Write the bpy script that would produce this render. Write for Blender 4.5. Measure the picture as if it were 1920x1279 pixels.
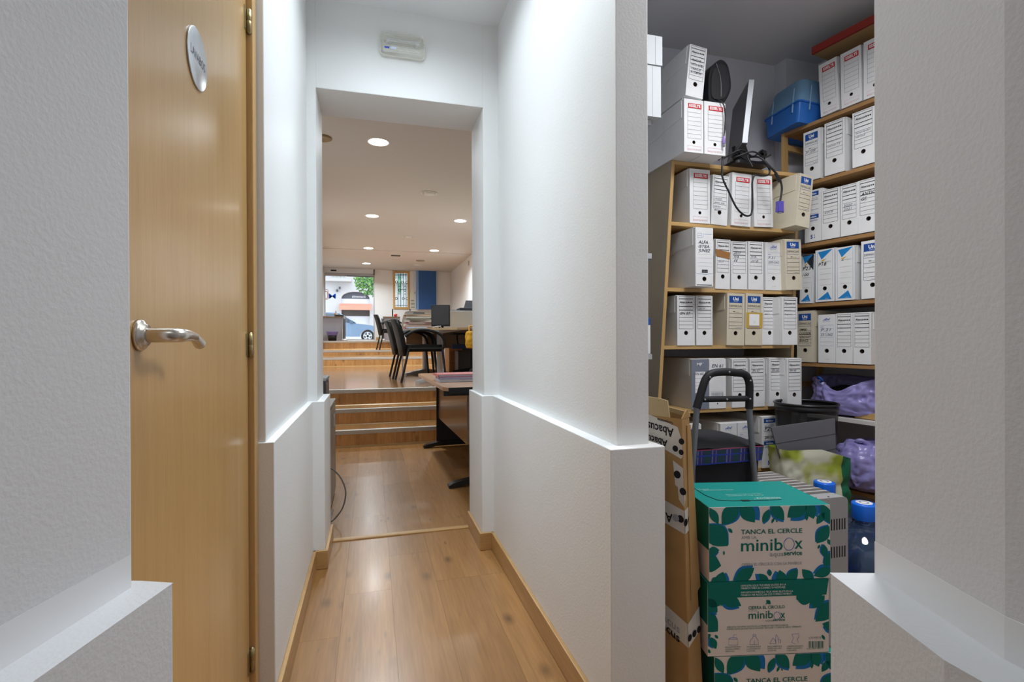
import bpy, bmesh, math, random
from mathutils import Vector, Matrix, noise
random.seed(7)
PI = math.pi
for o in list(bpy.data.objects): bpy.data.objects.remove(o)
scene = bpy.context.scene
C = scene.collection

# ------------------------------------------------------------------ camera, exposure, world, lights
EYE = Vector((0, 0, 1.05))
def cam_axes(yaw, pitch, roll):
    f = Vector((math.sin(yaw), math.cos(yaw), 0)); r = Vector((math.cos(yaw), -math.sin(yaw), 0)); u = Vector((0, 0, 1))
    f, u = f*math.cos(pitch)+u*math.sin(pitch), u*math.cos(pitch)-f*math.sin(pitch)
    r, u = r*math.cos(roll)+u*math.sin(roll), u*math.cos(roll)-r*math.sin(roll)
    return r, u, f
r_, u_, f_ = cam_axes(math.radians(15.45), math.radians(-.18), math.radians(-.225))
cd = bpy.data.cameras.new('camera'); cam = bpy.data.objects.new('camera', cd); C.objects.link(cam)
cam.matrix_world = Matrix(((r_.x, u_.x, -f_.x, EYE.x), (r_.y, u_.y, -f_.y, EYE.y), (r_.z, u_.z, -f_.z, EYE.z), (0, 0, 0, 1)))
cd.sensor_width = 36; cd.lens = 950/1920*36; cd.clip_start = .02; cd.clip_end = 300
scene.camera = cam
vs = scene.view_settings
vs.view_transform = 'Standard'; vs.look = 'None'; vs.gamma = 1; vs.exposure = 0.0
try: vs.use_curve_mapping = False
except Exception: pass
scene.cycles.use_denoising = True
scene.cycles.max_bounces = 8; scene.cycles.diffuse_bounces = 5; scene.cycles.glossy_bounces = 4
scene.cycles.transmission_bounces = 8; scene.cycles.transparent_max_bounces = 10
scene.cycles.sample_clamp_indirect = 6.0
scene.cycles.caustics_reflective = False; scene.cycles.caustics_refractive = False

world = bpy.data.worlds.new('sky'); scene.world = world; world.use_nodes = True
bg = world.node_tree.nodes['Background']; bg.inputs['Color'].default_value = (.80, .90, 1.0, 1); bg.inputs['Strength'].default_value = 2.6

def area(name, loc, size, power, color=(1, 1, 1), spread=180, rot=(0, 0, 0), size_y=0):
    l = bpy.data.lights.new(name, 'AREA'); l.shape = 'RECTANGLE' if size_y else 'DISK'; l.size = size; l.size_y = size_y or size; l.energy = power; l.color = color
    l.spread = math.radians(spread)
    o = bpy.data.objects.new(name, l); C.objects.link(o); o.location = loc; o.rotation_euler = rot
    return o
area('corridor_lamp', (.15, 1.66, 2.60), .5, 11, (.80, .91, 1.0), 155, size_y=1.0)
area('corridor_low_wall_fill', (.15, 1.92, 2.59), .45, 6.2, (.77, .895, 1.0), 66, size_y=.9)  # added fill light without a fixture, brightens the lower corridor walls
area('entry_lamp', (.05, -.75, 2.60), .6, 3.4, (.96, .98, 1.0))
area('storeroom_lamp', (1.52, 1.16, 2.70), .6, 28, (.95, .97, 1.0), 160)
DOWNLIGHTS = [(.077, 5.69), (.014, 9.10), (1.55, 9.085), (-.067, 12.32), (1.457, 12.27), (-.138, 14.72)]
for i, (x, y) in enumerate(DOWNLIGHTS):
    area('downlight_lamp', (x, y, 3.16), .20, 44, (.86, .945, 1.0), 150)

# ------------------------------------------------------------------ materials
MATS = {}
def nt(name):
    m = bpy.data.materials.new(name); m.use_nodes = True
    t = m.node_tree; b = t.nodes['Principled BSDF']
    return m, t, b
def mat(name, col, rough=.5, metal=0, bump=0, bscale=200, var=0, vscale=6, spec=.5, coat=0, trans=0, ior=1.45, alpha=1, emit=None, estr=0):
    if name in MATS: return MATS[name]
    m, t, b = nt(name)
    c = tuple(col)+(1,)
    b.inputs['Base Color'].default_value = c; b.inputs['Roughness'].default_value = rough; b.inputs['Metallic'].default_value = metal
    b.inputs['Specular IOR Level'].default_value = spec; b.inputs['Coat Weight'].default_value = coat; b.inputs['Coat Roughness'].default_value = .12
    b.inputs['Transmission Weight'].default_value = trans; b.inputs['IOR'].default_value = ior; b.inputs['Alpha'].default_value = alpha
    tc = t.nodes.new('ShaderNodeTexCoord')
    if var:
        n = t.nodes.new('ShaderNodeTexNoise'); n.inputs['Scale'].default_value = vscale; n.inputs['Detail'].default_value = 4
        t.links.new(tc.outputs['Object'], n.inputs['Vector'])
        mx = t.nodes.new('ShaderNodeMix'); mx.data_type = 'RGBA'
        mx.inputs[6].default_value = c; mx.inputs[7].default_value = tuple(v*(1-var) for v in col)+(1,)
        rp = t.nodes.new('ShaderNodeMapRange'); rp.inputs[1].default_value = .35; rp.inputs[2].default_value = .7
        t.links.new(n.outputs['Fac'], rp.inputs[0]); t.links.new(rp.outputs[0], mx.inputs[0]); t.links.new(mx.outputs[2], b.inputs['Base Color'])
    if bump:
        n = t.nodes.new('ShaderNodeTexNoise'); n.inputs['Scale'].default_value = bscale; n.inputs['Detail'].default_value = 3
        t.links.new(tc.outputs['Object'], n.inputs['Vector'])
        bp = t.nodes.new('ShaderNodeBump'); bp.inputs['Strength'].default_value = bump; bp.inputs['Distance'].default_value = .002
        t.links.new(n.outputs['Fac'], bp.inputs['Height']); t.links.new(bp.outputs['Normal'], b.inputs['Normal'])
    if emit:
        b.inputs['Emission Color'].default_value = tuple(emit)+(1,); b.inputs['Emission Strength'].default_value = estr
    MATS[name] = m
    return m

def wood(name, c1, c2, axis='Y', scale=1.0, stretch=14, rough=.35, coat=0, knots=0, tint=.12, fine=1.0, soft=.0, flecks=0):
    """grain that runs along one object axis, shifted for each object"""
    if name in MATS: return MATS[name]
    m, t, b = nt(name); N = t.nodes.new; L = t.links.new
    tc = N('ShaderNodeTexCoord'); oi = N('ShaderNodeObjectInfo')
    off = N('ShaderNodeVectorMath'); off.operation = 'SCALE'; off.inputs['Scale'].default_value = 37.0
    cmb = N('ShaderNodeCombineXYZ')
    for k in range(3): L(oi.outputs['Random'], cmb.inputs[k])
    L(cmb.outputs[0], off.inputs[0])
    add = N('ShaderNodeVectorMath'); add.operation = 'ADD'; L(tc.outputs['Object'], add.inputs[0]); L(off.outputs[0], add.inputs[1])
    mp = N('ShaderNodeMapping'); s = [stretch*scale]*3; s['XYZ'.index(axis)] = scale
    mp.inputs['Scale'].default_value = s; L(add.outputs[0], mp.inputs['Vector'])
    n1 = N('ShaderNodeTexNoise'); n1.inputs['Scale'].default_value = 1.6; n1.inputs['Detail'].default_value = 5; n1.inputs['Distortion'].default_value = .5
    n2 = N('ShaderNodeTexNoise'); n2.inputs['Scale'].default_value = 11*fine; n2.inputs['Detail'].default_value = 3
    L(mp.outputs[0], n1.inputs['Vector']); L(mp.outputs[0], n2.inputs['Vector'])
    mth = N('ShaderNodeMath'); mth.operation = 'MULTIPLY_ADD'; mth.inputs[1].default_value = .45
    L(n2.outputs['Fac'], mth.inputs[0])
    m2 = N('ShaderNodeMath'); m2.operation = 'MULTIPLY'; m2.inputs[1].default_value = .55; L(n1.outputs['Fac'], m2.inputs[0]); L(m2.outputs[0], mth.inputs[2])
    cr = N('ShaderNodeValToRGB'); cr.color_ramp.elements[0].position = .36-soft; cr.color_ramp.elements[1].position = .64+soft
    cr.color_ramp.elements[0].color = tuple(c2)+(1,); cr.color_ramp.elements[1].color = tuple(c1)+(1,)
    L(mth.outputs[0], cr.inputs[0]); col = cr.outputs[0]
    hv = N('ShaderNodeHueSaturation'); mr = N('ShaderNodeMapRange'); mr.inputs[3].default_value = 1-tint; mr.inputs[4].default_value = 1+tint
    L(oi.outputs['Random'], mr.inputs[0]); L(mr.outputs[0], hv.inputs['Value']); L(col, hv.inputs['Color']); col = hv.outputs[0]
    if knots:
        mk = N('ShaderNodeMapping'); s = [1.0*knots*1.7]*3; s['XYZ'.index(axis)] = knots*.9; mk.inputs['Scale'].default_value = s
        L(add.outputs[0], mk.inputs['Vector'])
        v = N('ShaderNodeTexVoronoi'); v.inputs['Scale'].default_value = 1; L(mk.outputs[0], v.inputs['Vector'])
        v.inputs['Randomness'].default_value = 1
        r2 = N('ShaderNodeMapRange'); r2.inputs[1].default_value = .02; r2.inputs[2].default_value = .20; r2.inputs[3].default_value = .70; r2.inputs[4].default_value = 0
        L(v.outputs['Distance'], r2.inputs[0])
        mx = N('ShaderNodeMix'); mx.data_type = 'RGBA'; mx.inputs[7].default_value = tuple(k*.28 for k in c2)+(1,)
        L(r2.outputs[0], mx.inputs[0]); L(col, mx.inputs[6]); col = mx.outputs[2]
    if flecks:                                                      # fine dark cracks along the grain
        mk = N('ShaderNodeMapping'); s = [26.0]*3; s['XYZ'.index(axis)] = 7.0; mk.inputs['Scale'].default_value = s
        L(add.outputs[0], mk.inputs['Vector']); v = N('ShaderNodeTexVoronoi'); v.inputs['Scale'].default_value = 1; L(mk.outputs[0], v.inputs['Vector'])
        nz = N('ShaderNodeTexNoise'); nz.inputs['Scale'].default_value = 5; L(add.outputs[0], nz.inputs['Vector'])
        r2 = N('ShaderNodeMapRange'); r2.inputs[1].default_value = .10; r2.inputs[2].default_value = .22; r2.inputs[3].default_value = 1; r2.inputs[4].default_value = 0; L(v.outputs['Distance'], r2.inputs[0])
        r3 = N('ShaderNodeMapRange'); r3.inputs[1].default_value = .52; r3.inputs[2].default_value = .66; r3.inputs[3].default_value = 0; r3.inputs[4].default_value = .75; L(nz.outputs['Fac'], r3.inputs[0])
        mu = N('ShaderNodeMath'); mu.operation = 'MULTIPLY'; L(r2.outputs[0], mu.inputs[0]); L(r3.outputs[0], mu.inputs[1])
        mx = N('ShaderNodeMix'); mx.data_type = 'RGBA'; mx.inputs[7].default_value = tuple(k*.35 for k in c2)+(1,); L(mu.outputs[0], mx.inputs[0]); L(col, mx.inputs[6]); col = mx.outputs[2]
    L(col, b.inputs['Base Color'])
    b.inputs['Roughness'].default_value = rough; b.inputs['Coat Weight'].default_value = coat; b.inputs['Coat Roughness'].default_value = .15
    bp = N('ShaderNodeBump'); bp.inputs['Strength'].default_value = .03; bp.inputs['Distance'].default_value = .001
    L(mth.outputs[0], bp.inputs['Height']); L(bp.outputs[0], b.inputs['Normal'])
    MATS[name] = m
    return m

WHITE = mat('white_wall_paint', (.80, .80, .79), .55, bump=.25, bscale=170, spec=.3)
WHITE_NEAR = mat('rough_white_paint', (.74, .745, .76), .6, bump=.30, bscale=190, spec=.3)
SATIN = mat('satin_white_paint', (.84, .85, .86), .35, spec=.4)
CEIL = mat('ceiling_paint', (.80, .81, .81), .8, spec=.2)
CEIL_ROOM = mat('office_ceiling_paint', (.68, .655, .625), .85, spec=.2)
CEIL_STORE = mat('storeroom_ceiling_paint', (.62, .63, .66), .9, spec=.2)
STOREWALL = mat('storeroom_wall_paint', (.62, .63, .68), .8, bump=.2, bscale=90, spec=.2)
FLOORW = wood('laminate_oak', (.37, .185, .062), (.225, .102, .031), 'Y', .6, 16, .30, .10, knots=4.2, tint=.13, soft=.05, flecks=1)
FLOORM = wood('laminate_oak_polished', (.37, .185, .062), (.225, .102, .031), 'Y', .6, 16, .15, .25, knots=4.2, tint=.05, soft=.10)
RISERW = wood('oak_riser', (.66, .365, .145), (.46, .23, .078), 'Z', 1.0, 13, .32, 0, knots=4, tint=.14)
BASEW = wood('oak_skirting', (.50, .30, .12), (.38, .21, .075), 'Y', 1.0, 16, .38, 0, tint=.04)
BASEWX = wood('oak_skirting_across', (.50, .30, .12), (.38, .21, .075), 'X', 1.0, 16, .38, 0, tint=.04)
DOORW = wood('beech_door_veneer', (.58, .355, .135), (.50, .29, .10), 'Z', .8, 26, .33, .35, tint=.0, fine=1.6)
FRAMEW = wood('beech_frame', (.60, .38, .16), (.50, .30, .11), 'Z', .8, 26, .38, 0, tint=.02)
SHELFW = wood('beech_shelf', (.56, .36, .15), (.46, .28, .10), 'X', 1.0, 20, .45, 0, tint=.05)
SHELFZ = wood('beech_upright', (.54, .345, .14), (.44, .265, .095), 'Z', 1.0, 20, .45, 0, tint=.05)
DARKSHELF = wood('brown_shelf', (.40, .225, .09), (.30, .155, .055), 'X', 1.0, 18, .5, 0, tint=.05)
MDF = mat('mdf_side', (.36, .30, .21), .7, var=.1)
DESKW = wood('cherry_desk_top', (.60, .30, .125), (.50, .23, .085), 'Y', 1.0, 18, .28, .2, tint=.03)
TABLEW = wood('oak_table_top', (.46, .33, .19), (.38, .26, .14), 'Y', 1.0, 18, .35, .1, tint=.03)
NOSING = mat('aluminium_nosing', (.56, .545, .50), .5, .3)
STEEL = mat('satin_nickel', (.62, .58, .52), .27, 1)
BRASS = mat('aged_brass', (.38, .30, .15), .4, .9)
ALU = mat('brushed_aluminium', (.60, .62, .65), .33, .9)
CARDW = mat('white_card', (.78, .78, .78), .75, var=.08, vscale=9, spec=.2)
CARDC = mat('yellowed_card', (.66, .60, .47), .78, var=.12, vscale=9, spec=.2)
CARDG = mat('grey_printed_card', (.20, .22, .28), .7, spec=.2)
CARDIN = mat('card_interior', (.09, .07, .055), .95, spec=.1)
CARDSIDE = mat('grey_card_side', (.60, .58, .55), .8, var=.06, spec=.2)
KRAFT = mat('kraft_cardboard', (.42, .25, .105), .8, var=.16, vscale=12, spec=.15)
KRAFTIN = mat('pale_cardboard', (.50, .38, .21), .85, spec=.15)
INK = mat('black_ink', (.015, .015, .018), .6, spec=.2)
PEN = mat('blue_black_pen', (.04, .045, .09), .7, spec=.1)
PENCIL = mat('pale_pen', (.22, .22, .27), .7, spec=.1)
RED = mat('red_print', (.56, .035, .045), .6, spec=.2)
PINK = mat('pink_print', (.66, .30, .33), .6, spec=.2)
NAVY = mat('navy_print', (.018, .075, .30), .6, spec=.2)
BLUEP = mat('blue_print', (.02, .22, .55), .6, spec=.2)
VIOLETP = mat('violet_blue_print', (.05, .08, .45), .6, spec=.2)
LBLUE = mat('pale_blue_print', (.22, .38, .60), .6, spec=.2)
GREYP = mat('grey_print', (.30, .31, .34), .6, spec=.2)
WHITEP = mat('white_print', (.85, .85, .85), .6, spec=.2)
YELLOWP = mat('ochre_print', (.62, .40, .06), .6, spec=.2)
TEAL = mat('teal_print', (.0, .25, .22), .5, spec=.3)
GREEN = mat('dark_green_print', (.0, .150, .118), .55, spec=.25)
GREENT = mat('bottle_green_print', (.0, .14, .105), .55, spec=.25)
BLUEL = mat('leaf_blue_print', (.01, .16, .44), .55, spec=.25)
BEIGE = mat('offwhite_box_print', (.74, .66, .615), .6, spec=.2)
BLACKP = mat('black_plastic', (.012, .012, .014), .32, spec=.5)
BLACKM = mat('matt_black', (.014, .014, .016), .6, spec=.4)
LEATHER = mat('black_leatherette', (.008, .008, .008), .5, bump=.2, bscale=300, spec=.25)
DARKG = mat('dark_grey_metal', (.075, .085, .10), .45, .2)
GREYT = mat('grey_painted_tube', (.20, .22, .25), .38, .4)
GREYM = mat('silver_grey_metal', (.50, .50, .52), .4, .35)
GREYL = mat('grey_laminate', (.30, .29, .31), .5)
GREYF = mat('grey_partition_fabric', (.36, .34, .345), .8, bump=.2, bscale=500)
RADG = mat('radiator_enamel', (.50, .475, .45), .35)
RADGD = mat('radiator_grey_plastic', (.36, .355, .36), .45)
BLUECAP = mat('blue_cap_plastic', (.008, .15, .75), .35)
def tinted(name, col, ior=1.4, rough=.04, dif=.0):
    m, t, p = nt(name); N = t.nodes.new; L = t.links.new
    tr = N('ShaderNodeBsdfTransparent'); tr.inputs['Color'].default_value = tuple(col)+(1,); gl = N('ShaderNodeBsdfGlossy'); gl.inputs['Roughness'].default_value = rough
    fr = N('ShaderNodeFresnel'); fr.inputs['IOR'].default_value = ior; mx = N('ShaderNodeMixShader'); L(fr.outputs[0], mx.inputs[0])
    df = N('ShaderNodeBsdfDiffuse'); df.inputs['Color'].default_value = tuple(c*.5 for c in col)+(1,); m2 = N('ShaderNodeMixShader'); m2.inputs[0].default_value = dif
    L(tr.outputs[0], m2.inputs[1]); L(df.outputs[0], m2.inputs[2]); L(m2.outputs[0], mx.inputs[1]); L(gl.outputs[0], mx.inputs[2]); L(mx.outputs[0], t.nodes['Material Output'].inputs['Surface'])
    return m
PET = tinted('blue_bottle_plastic', (.30, .50, .90), 1.5, .03, .12)
BLUETUB = mat('translucent_blue_plastic', (.05, .24, .80), .2, trans=.3, ior=1.3)
TUBLID = mat('translucent_pale_blue_plastic', (.28, .52, .78), .2, trans=.35, ior=1.2)
LILAC = mat('lilac_plastic_film', (.29, .26, .55), .28, bump=.6, bscale=25)
LILACD = mat('dark_lilac_plastic_film', (.16, .13, .33), .35, bump=.6, bscale=25)
DARKIN = mat('black_bag_contents', (.012, .01, .012), .8)
FOLDERG = mat('grey_polypropylene', (.14, .14, .155), .5)
BAGGREEN = mat('bag_dark_green', (.003, .12, .055), .45, bump=.4, bscale=30)
CORD = mat('black_cable', (.012, .012, .014), .45)
GREYCORD = mat('grey_cable', (.16, .145, .13), .5)
VGA = mat('violet_connector', (.10, .08, .42), .5)
SILVER = mat('monitor_silver', (.32, .33, .35), .4, .35)
SCREEN = mat('dark_screen', (.03, .03, .035), .25)
BLUEPANEL = mat('blue_panel_paint', (.028, .105, .32), .6)
BLUEEDGE = mat('light_blue_edge', (.22, .38, .68), .6)
GLASSP = None
def glassy():
    m, t, b = nt('window_glass'); N = t.nodes.new; L = t.links.new
    tr = N('ShaderNodeBsdfTransparent'); gl = N('ShaderNodeBsdfGlossy'); gl.inputs['Roughness'].default_value = .02
    fr = N('ShaderNodeFresnel'); fr.inputs['IOR'].default_value = 1.35
    mx = N('ShaderNodeMixShader'); L(fr.outputs[0], mx.inputs[0]); L(tr.outputs[0], mx.inputs[1]); L(gl.outputs[0], mx.inputs[2])
    L(mx.outputs[0], t.nodes['Material Output'].inputs['Surface'])
    return m
GLASS = glassy()

# ------------------------------------------------------------------ mesh helpers
class MB:
    def __init__(s): s.v = []; s.f = []; s.mi = []; s.sm = []
    def add(s, vs_, fs_, m=0, smooth=False):
        o = len(s.v); s.v += [tuple(v) for v in vs_]
        for f in fs_: s.f.append(tuple(i+o for i in f)); s.mi.append(m); s.sm.append(smooth)
    def box(s, x0, x1, y0, y1, z0, z1, m=0):
        s.add([(x0,y0,z0),(x1,y0,z0),(x1,y1,z0),(x0,y1,z0),(x0,y0,z1),(x1,y0,z1),(x1,y1,z1),(x0,y1,z1)],
              [(3,2,1,0),(4,5,6,7),(0,1,5,4),(1,2,6,5),(2,3,7,6),(3,0,4,7)], m); return s
    def prism(s, bot, top, m=0, smooth=False, mcap=None):
        """two rings of 3D points"""
        n = len(bot)
        s.add(list(bot)+list(top), [(i, (i+1) % n, n+(i+1) % n, n+i) for i in range(n)], m, smooth)
        mc = m if mcap is None else mcap
        s.add(bot, [tuple(reversed(range(n)))], mc); s.add(top, [tuple(range(n))], mc); return s
    def poly(s, pts, z0, z1, m=0): return s.prism([(x, y, z0) for x, y in pts], [(x, y, z1) for x, y in pts], m)
    def ext(s, pts, o, u, v, w, m=0, smooth=False):
        o, u, v, w = Vector(o), Vector(u), Vector(v), Vector(w)
        a = [o+u*p[0]+v*p[1] for p in pts]; return s.prism(a, [p+w for p in a], m, smooth)
    def flat(s, pts, o, u, v, m=0):
        o, u, v = Vector(o), Vector(u), Vector(v)
        s.add([o+u*p[0]+v*p[1] for p in pts], [tuple(range(len(pts)))], m); return s
    def tube(s, path, r, n=8, m=0, closed=False, caps=True):
        P = [Vector(p) for p in path]; k = len(P); rs = r if isinstance(r, (list, tuple)) else [r]*k
        rings = []; up = None
        for i in range(k):
            a = P[i-1] if (i > 0 or closed) else P[i]; b = P[(i+1) % k] if (i < k-1 or closed) else P[i]
            t = (b-a).normalized()
            if up is None:
                up = Vector((0, 0, 1)) if abs(t.z) < .9 else Vector((1, 0, 0))
            e1 = t.cross(up)
            if e1.length < 1e-5: e1 = t.orthogonal()
            e1.normalize(); e2 = e1.cross(t).normalized(); up = e2
            rings.append([P[i]+(e1*math.cos(2*PI*j/n)+e2*math.sin(2*PI*j/n))*rs[i] for j in range(n)])
        vs_ = [p for q in rings for p in q]; fs_ = []
        for i in range(k if closed else k-1):
            a, b = i*n, ((i+1) % k)*n
            fs_ += [(a+j, a+(j+1) % n, b+(j+1) % n, b+j) for j in range(n)]
        s.add(vs_, fs_, m, True)
        if caps and not closed:
            s.add(rings[0], [tuple(reversed(range(n)))], m); s.add(rings[-1], [tuple(range(n))], m)
        return s
    def lathe(s, prof, c=(0, 0, 0), n=24, m=0, ax='z'):
        vs_ = []; fs_ = []
        for (r, z) in prof:
            for j in range(n):
                a = 2*PI*j/n; p = (r*math.cos(a), r*math.sin(a), z)
                if ax == 'y': p = (p[0], p[2], p[1])
                elif ax == 'x': p = (p[2], p[0], p[1])
                vs_.append((c[0]+p[0], c[1]+p[1], c[2]+p[2]))
        for i in range(len(prof)-1):
            fs_ += [(i*n+j, i*n+(j+1) % n, (i+1)*n+(j+1) % n, (i+1)*n+j) for j in range(n)]
        s.add(vs_, fs_, m, True); return s
    def disc(s, c, r, u, v, n=16, m=0): return s.flat([(r*math.cos(2*PI*i/n), r*math.sin(2*PI*i/n)) for i in range(n)], c, u, v, m)
    def rect(s, o, u, v, a0, a1, b0, b1, m=0): return s.flat([(a0, b0), (a1, b0), (a1, b1), (a0, b1)], o, u, v, m)
    def text(s, t, o, u, v, size, m=0, bold=0, shear=0, align='LEFT', sx=1.0, fit=None):
        vs_, fs_ = text_mesh(t, bold, shear)
        if not vs_: return s
        x0 = min(p[0] for p in vs_); x1 = max(p[0] for p in vs_); w = (x1-x0)*size*sx
        if fit and w > 1e-6: sx *= fit/w; w = fit
        dx = {'LEFT': 0, 'CENTER': -w/2, 'RIGHT': -w}[align]
        o, u, v = Vector(o), Vector(u), Vector(v)
        s.add([o+u*((p[0]-x0)*size*sx+dx)+v*(p[1]*size) for p in vs_], fs_, m); return s
    def build(s, name, mats, parent=None, loc=None, rot=None, bevel=0, segs=2, kind=None, angle=40):
        me = bpy.data.meshes.new(name); me.from_pydata(s.v, [], s.f)
        for m in (mats if isinstance(mats, (list, tuple)) else [mats]): me.materials.append(m)
        me.polygons.foreach_set('material_index', s.mi); me.polygons.foreach_set('use_smooth', s.sm)
        me.update(); me.validate()
        return put(name, me, parent, loc, rot, bevel, segs, kind)
_TX = {}
def text_mesh(t, bold=0, shear=0):
    k = (t, bold, shear)
    if k not in _TX:
        cu = bpy.data.curves.new('lettering', 'FONT'); cu.body = t; cu.size = 1; cu.offset = bold; cu.shear = shear; cu.resolution_u = 2; cu.fill_mode = 'FRONT'
        ob = bpy.data.objects.new('lettering', cu); C.objects.link(ob)
        me = bpy.data.meshes.new_from_object(ob)
        _TX[k] = ([tuple(v.co[:2]) for v in me.vertices], [tuple(p.vertices) for p in me.polygons])
        bpy.data.objects.remove(ob); bpy.data.curves.remove(cu); bpy.data.meshes.remove(me)
    return _TX[k]
def put(name, me, parent=None, loc=None, rot=None, bevel=0, segs=2, kind=None):
    o = bpy.data.objects.new(name, me); C.objects.link(o)
    if parent is not None: o.parent = parent
    if loc is not None: o.location = loc
    if rot is not None: o.rotation_euler = (0, 0, rot) if isinstance(rot, (int, float)) else tuple(rot)
    if bevel:
        b = o.modifiers.new('bevel', 'BEVEL'); b.width = bevel; b.segments = segs; b.limit_method = 'ANGLE'; b.angle_limit = math.radians(35)
    if kind: o['kind'] = kind
    return o
def thing(name, label, cat, loc=(0, 0, 0), rz=0, group=None, rot=None):
    o = bpy.data.objects.new(name, None); C.objects.link(o); o.location = loc; o.rotation_euler = rot if rot else (0, 0, rz)
    o.empty_display_size = .05
    return tag(o, label, cat, group)
def tag(o, label, cat, group=None):
    o['label'] = label; o['category'] = cat
    if group: o['group'] = group
    return o
def struct(o, label=None):
    o['kind'] = 'structure'
    if label: o['label'] = label
    return o
def rrect(x0, x1, y0, y1, r, n=5):
    pts = []
    for cx, cy, a0 in ((x1-r, y0+r, -90), (x1-r, y1-r, 0), (x0+r, y1-r, 90), (x0+r, y0+r, 180)):
        for i in range(n+1):
            a = math.radians(a0+90*i/n); pts.append((cx+r*math.cos(a), cy+r*math.sin(a)))
    return pts
def spline(pts, n=6, closed=False):
    P = [Vector(p) for p in pts]; k = len(P); out = []
    for i in range(k if closed else k-1):
        p0 = P[(i-1) % k] if (closed or i > 0) else P[i]; p1 = P[i]; p2 = P[(i+1) % k]; p3 = P[(i+2) % k] if (closed or i+2 < k) else p2
        for j in range(n):
            t = j/n; out.append(.5*((2*p1)+(p2-p0)*t+(2*p0-5*p1+4*p2-p3)*t*t+(3*p1-p0-3*p2+p3)*t**3))
    if not closed: out.append(P[-1])
    return out
X, Y, Z = Vector((1, 0, 0)), Vector((0, 1, 0)), Vector((0, 0, 1))

# ------------------------------------------------------------------ the setting
LEDGE = .768
def planks(parent, cols, y0, y1, z, L=1.28, w=.1889, th=.008, x_first=0.0, m=None, seed=1):
    rnd = random.Random(seed); cache = {}
    for x in cols:
        y = y0 - rnd.choice((.0, .32, .64, .96))
        if abs(x-(-.115)) < .01: y = y0-((y0-2.19) % L) if y0 < 2 else y
        while y < y1:
            a, b = max(y, y0), min(y+L, y1)
            y += L
            if b-a < .03: continue
            k = round(b-a, 3)
            if k not in cache:
                q = MB(); q.box(.0002, w+.0008, -k/2+.0003, k/2-.0003, -th, 0); me = bpy.data.meshes.new('plank')
                me.from_pydata(q.v, [], q.f); me.materials.append(m or FLOORW); me.update(); cache[k] = me
            put('plank', cache[k], parent, (x, (a+b)/2, z))

b = MB(); b.box(-1.3, 3.4, -2.4, 5.22, -.08, -.0085); b.box(.646, 3.4, -2.4, 2.62, -.0085, 0, 1)
floor = struct(b.build('floor', [FLOORW, mat('storeroom_floor', (.30, .19, .10), .5)]), 'oak laminate floor of the corridor and lower office')
planks(floor, [-.495+.19*i for i in range(6)], -.35, 2.785, 0, seed=3)
planks(floor, [-.685+.19*i for i in range(10)], 2.812, 5.205, 0, seed=5)
b = MB(); b.ext([(-.019, -.004), (.019, -.004), (.014, .007), (-.012, .007), (-.019, .004)], (-.199, 2.7985, .001), Y, Z, X*.712)
struct(b.build('trim_1', [BASEWX]), 'oak threshold strip across the floor at the doorway')

# stairs: name, riser y, tread back y, z below, z top
STEPS = [(5.21, 5.53, 0, .164), (5.53, 5.78, .164, .332), (5.78, 10.75, .332, .512), (10.75, 11.68, .512, .692), (11.68, 12.47, .692, .824), (12.47, 16.0, .824, 1.031)]
rcache = {}
for i, (ya, yb, za, zb) in enumerate(STEPS):
    b = MB(); b.box(-1.6 if i > 4 else -1.1, 2.45, ya+.012, yb+.02, za-.2, zb-.009)
    st = struct(b.build('stair_step', [FLOORW]), 'oak stair riser with aluminium nosing, %s of six going up to the street window' % ('first', 'second', 'third', 'fourth', 'fifth', 'last')[i])
    h = round(zb-za-.01, 3)
    if h not in rcache:
        q = MB(); q.box(.0006, .1894, 0, .012, 0, h); me = bpy.data.meshes.new('riser_board'); me.from_pydata(q.v, [], q.f); me.materials.append(RISERW); me.update(); rcache[h] = me
    for k in range(18 if i > 2 else 13):
        put('riser_board', rcache[h], st, (-1.1+.19*k, ya, za))
    n = MB(); n.ext([(-.006, -.040), (0, -.040), (0, -.006), (.034, -.003), (.034, .001), (-.004, .001), (-.006, -.001)], (-1.1, ya, zb), Y, Z, X*3.52)
    n.build('nosing', [NOSING], st)
    q = MB(); q.ext([(-.017, 0), (0, 0), (0, .016), (-.007, .015), (-.015, .008)], (-1.1, ya, za), Y, Z, X*3.52)
    q.build('base_bead', [wood('pale_beading', (.66, .43, .19), (.56, .34, .13), 'X', 1.0, 16, .38, 0, tint=.03)], st)
    if i == 0: planks(st, [-.875+.19*k for k in range(9)], ya+.034, yb, zb-.0005, seed=9)
    elif i == 1: planks(st, [-.875+.19*k for k in range(9)], ya+.034, yb, zb-.0005, seed=11)
    elif i == 2: planks(st, [-1.065+.19*k for k in range(12)], ya+.034, yb, zb-.0005, seed=13, m=FLOORM)
    else:
        q = MB(); q.box(-1.55 if i > 4 else -1.08, 2.42, ya+.034, yb, zb-.0085, zb-.0005); q.build('tread', [FLOORW], st)

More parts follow.
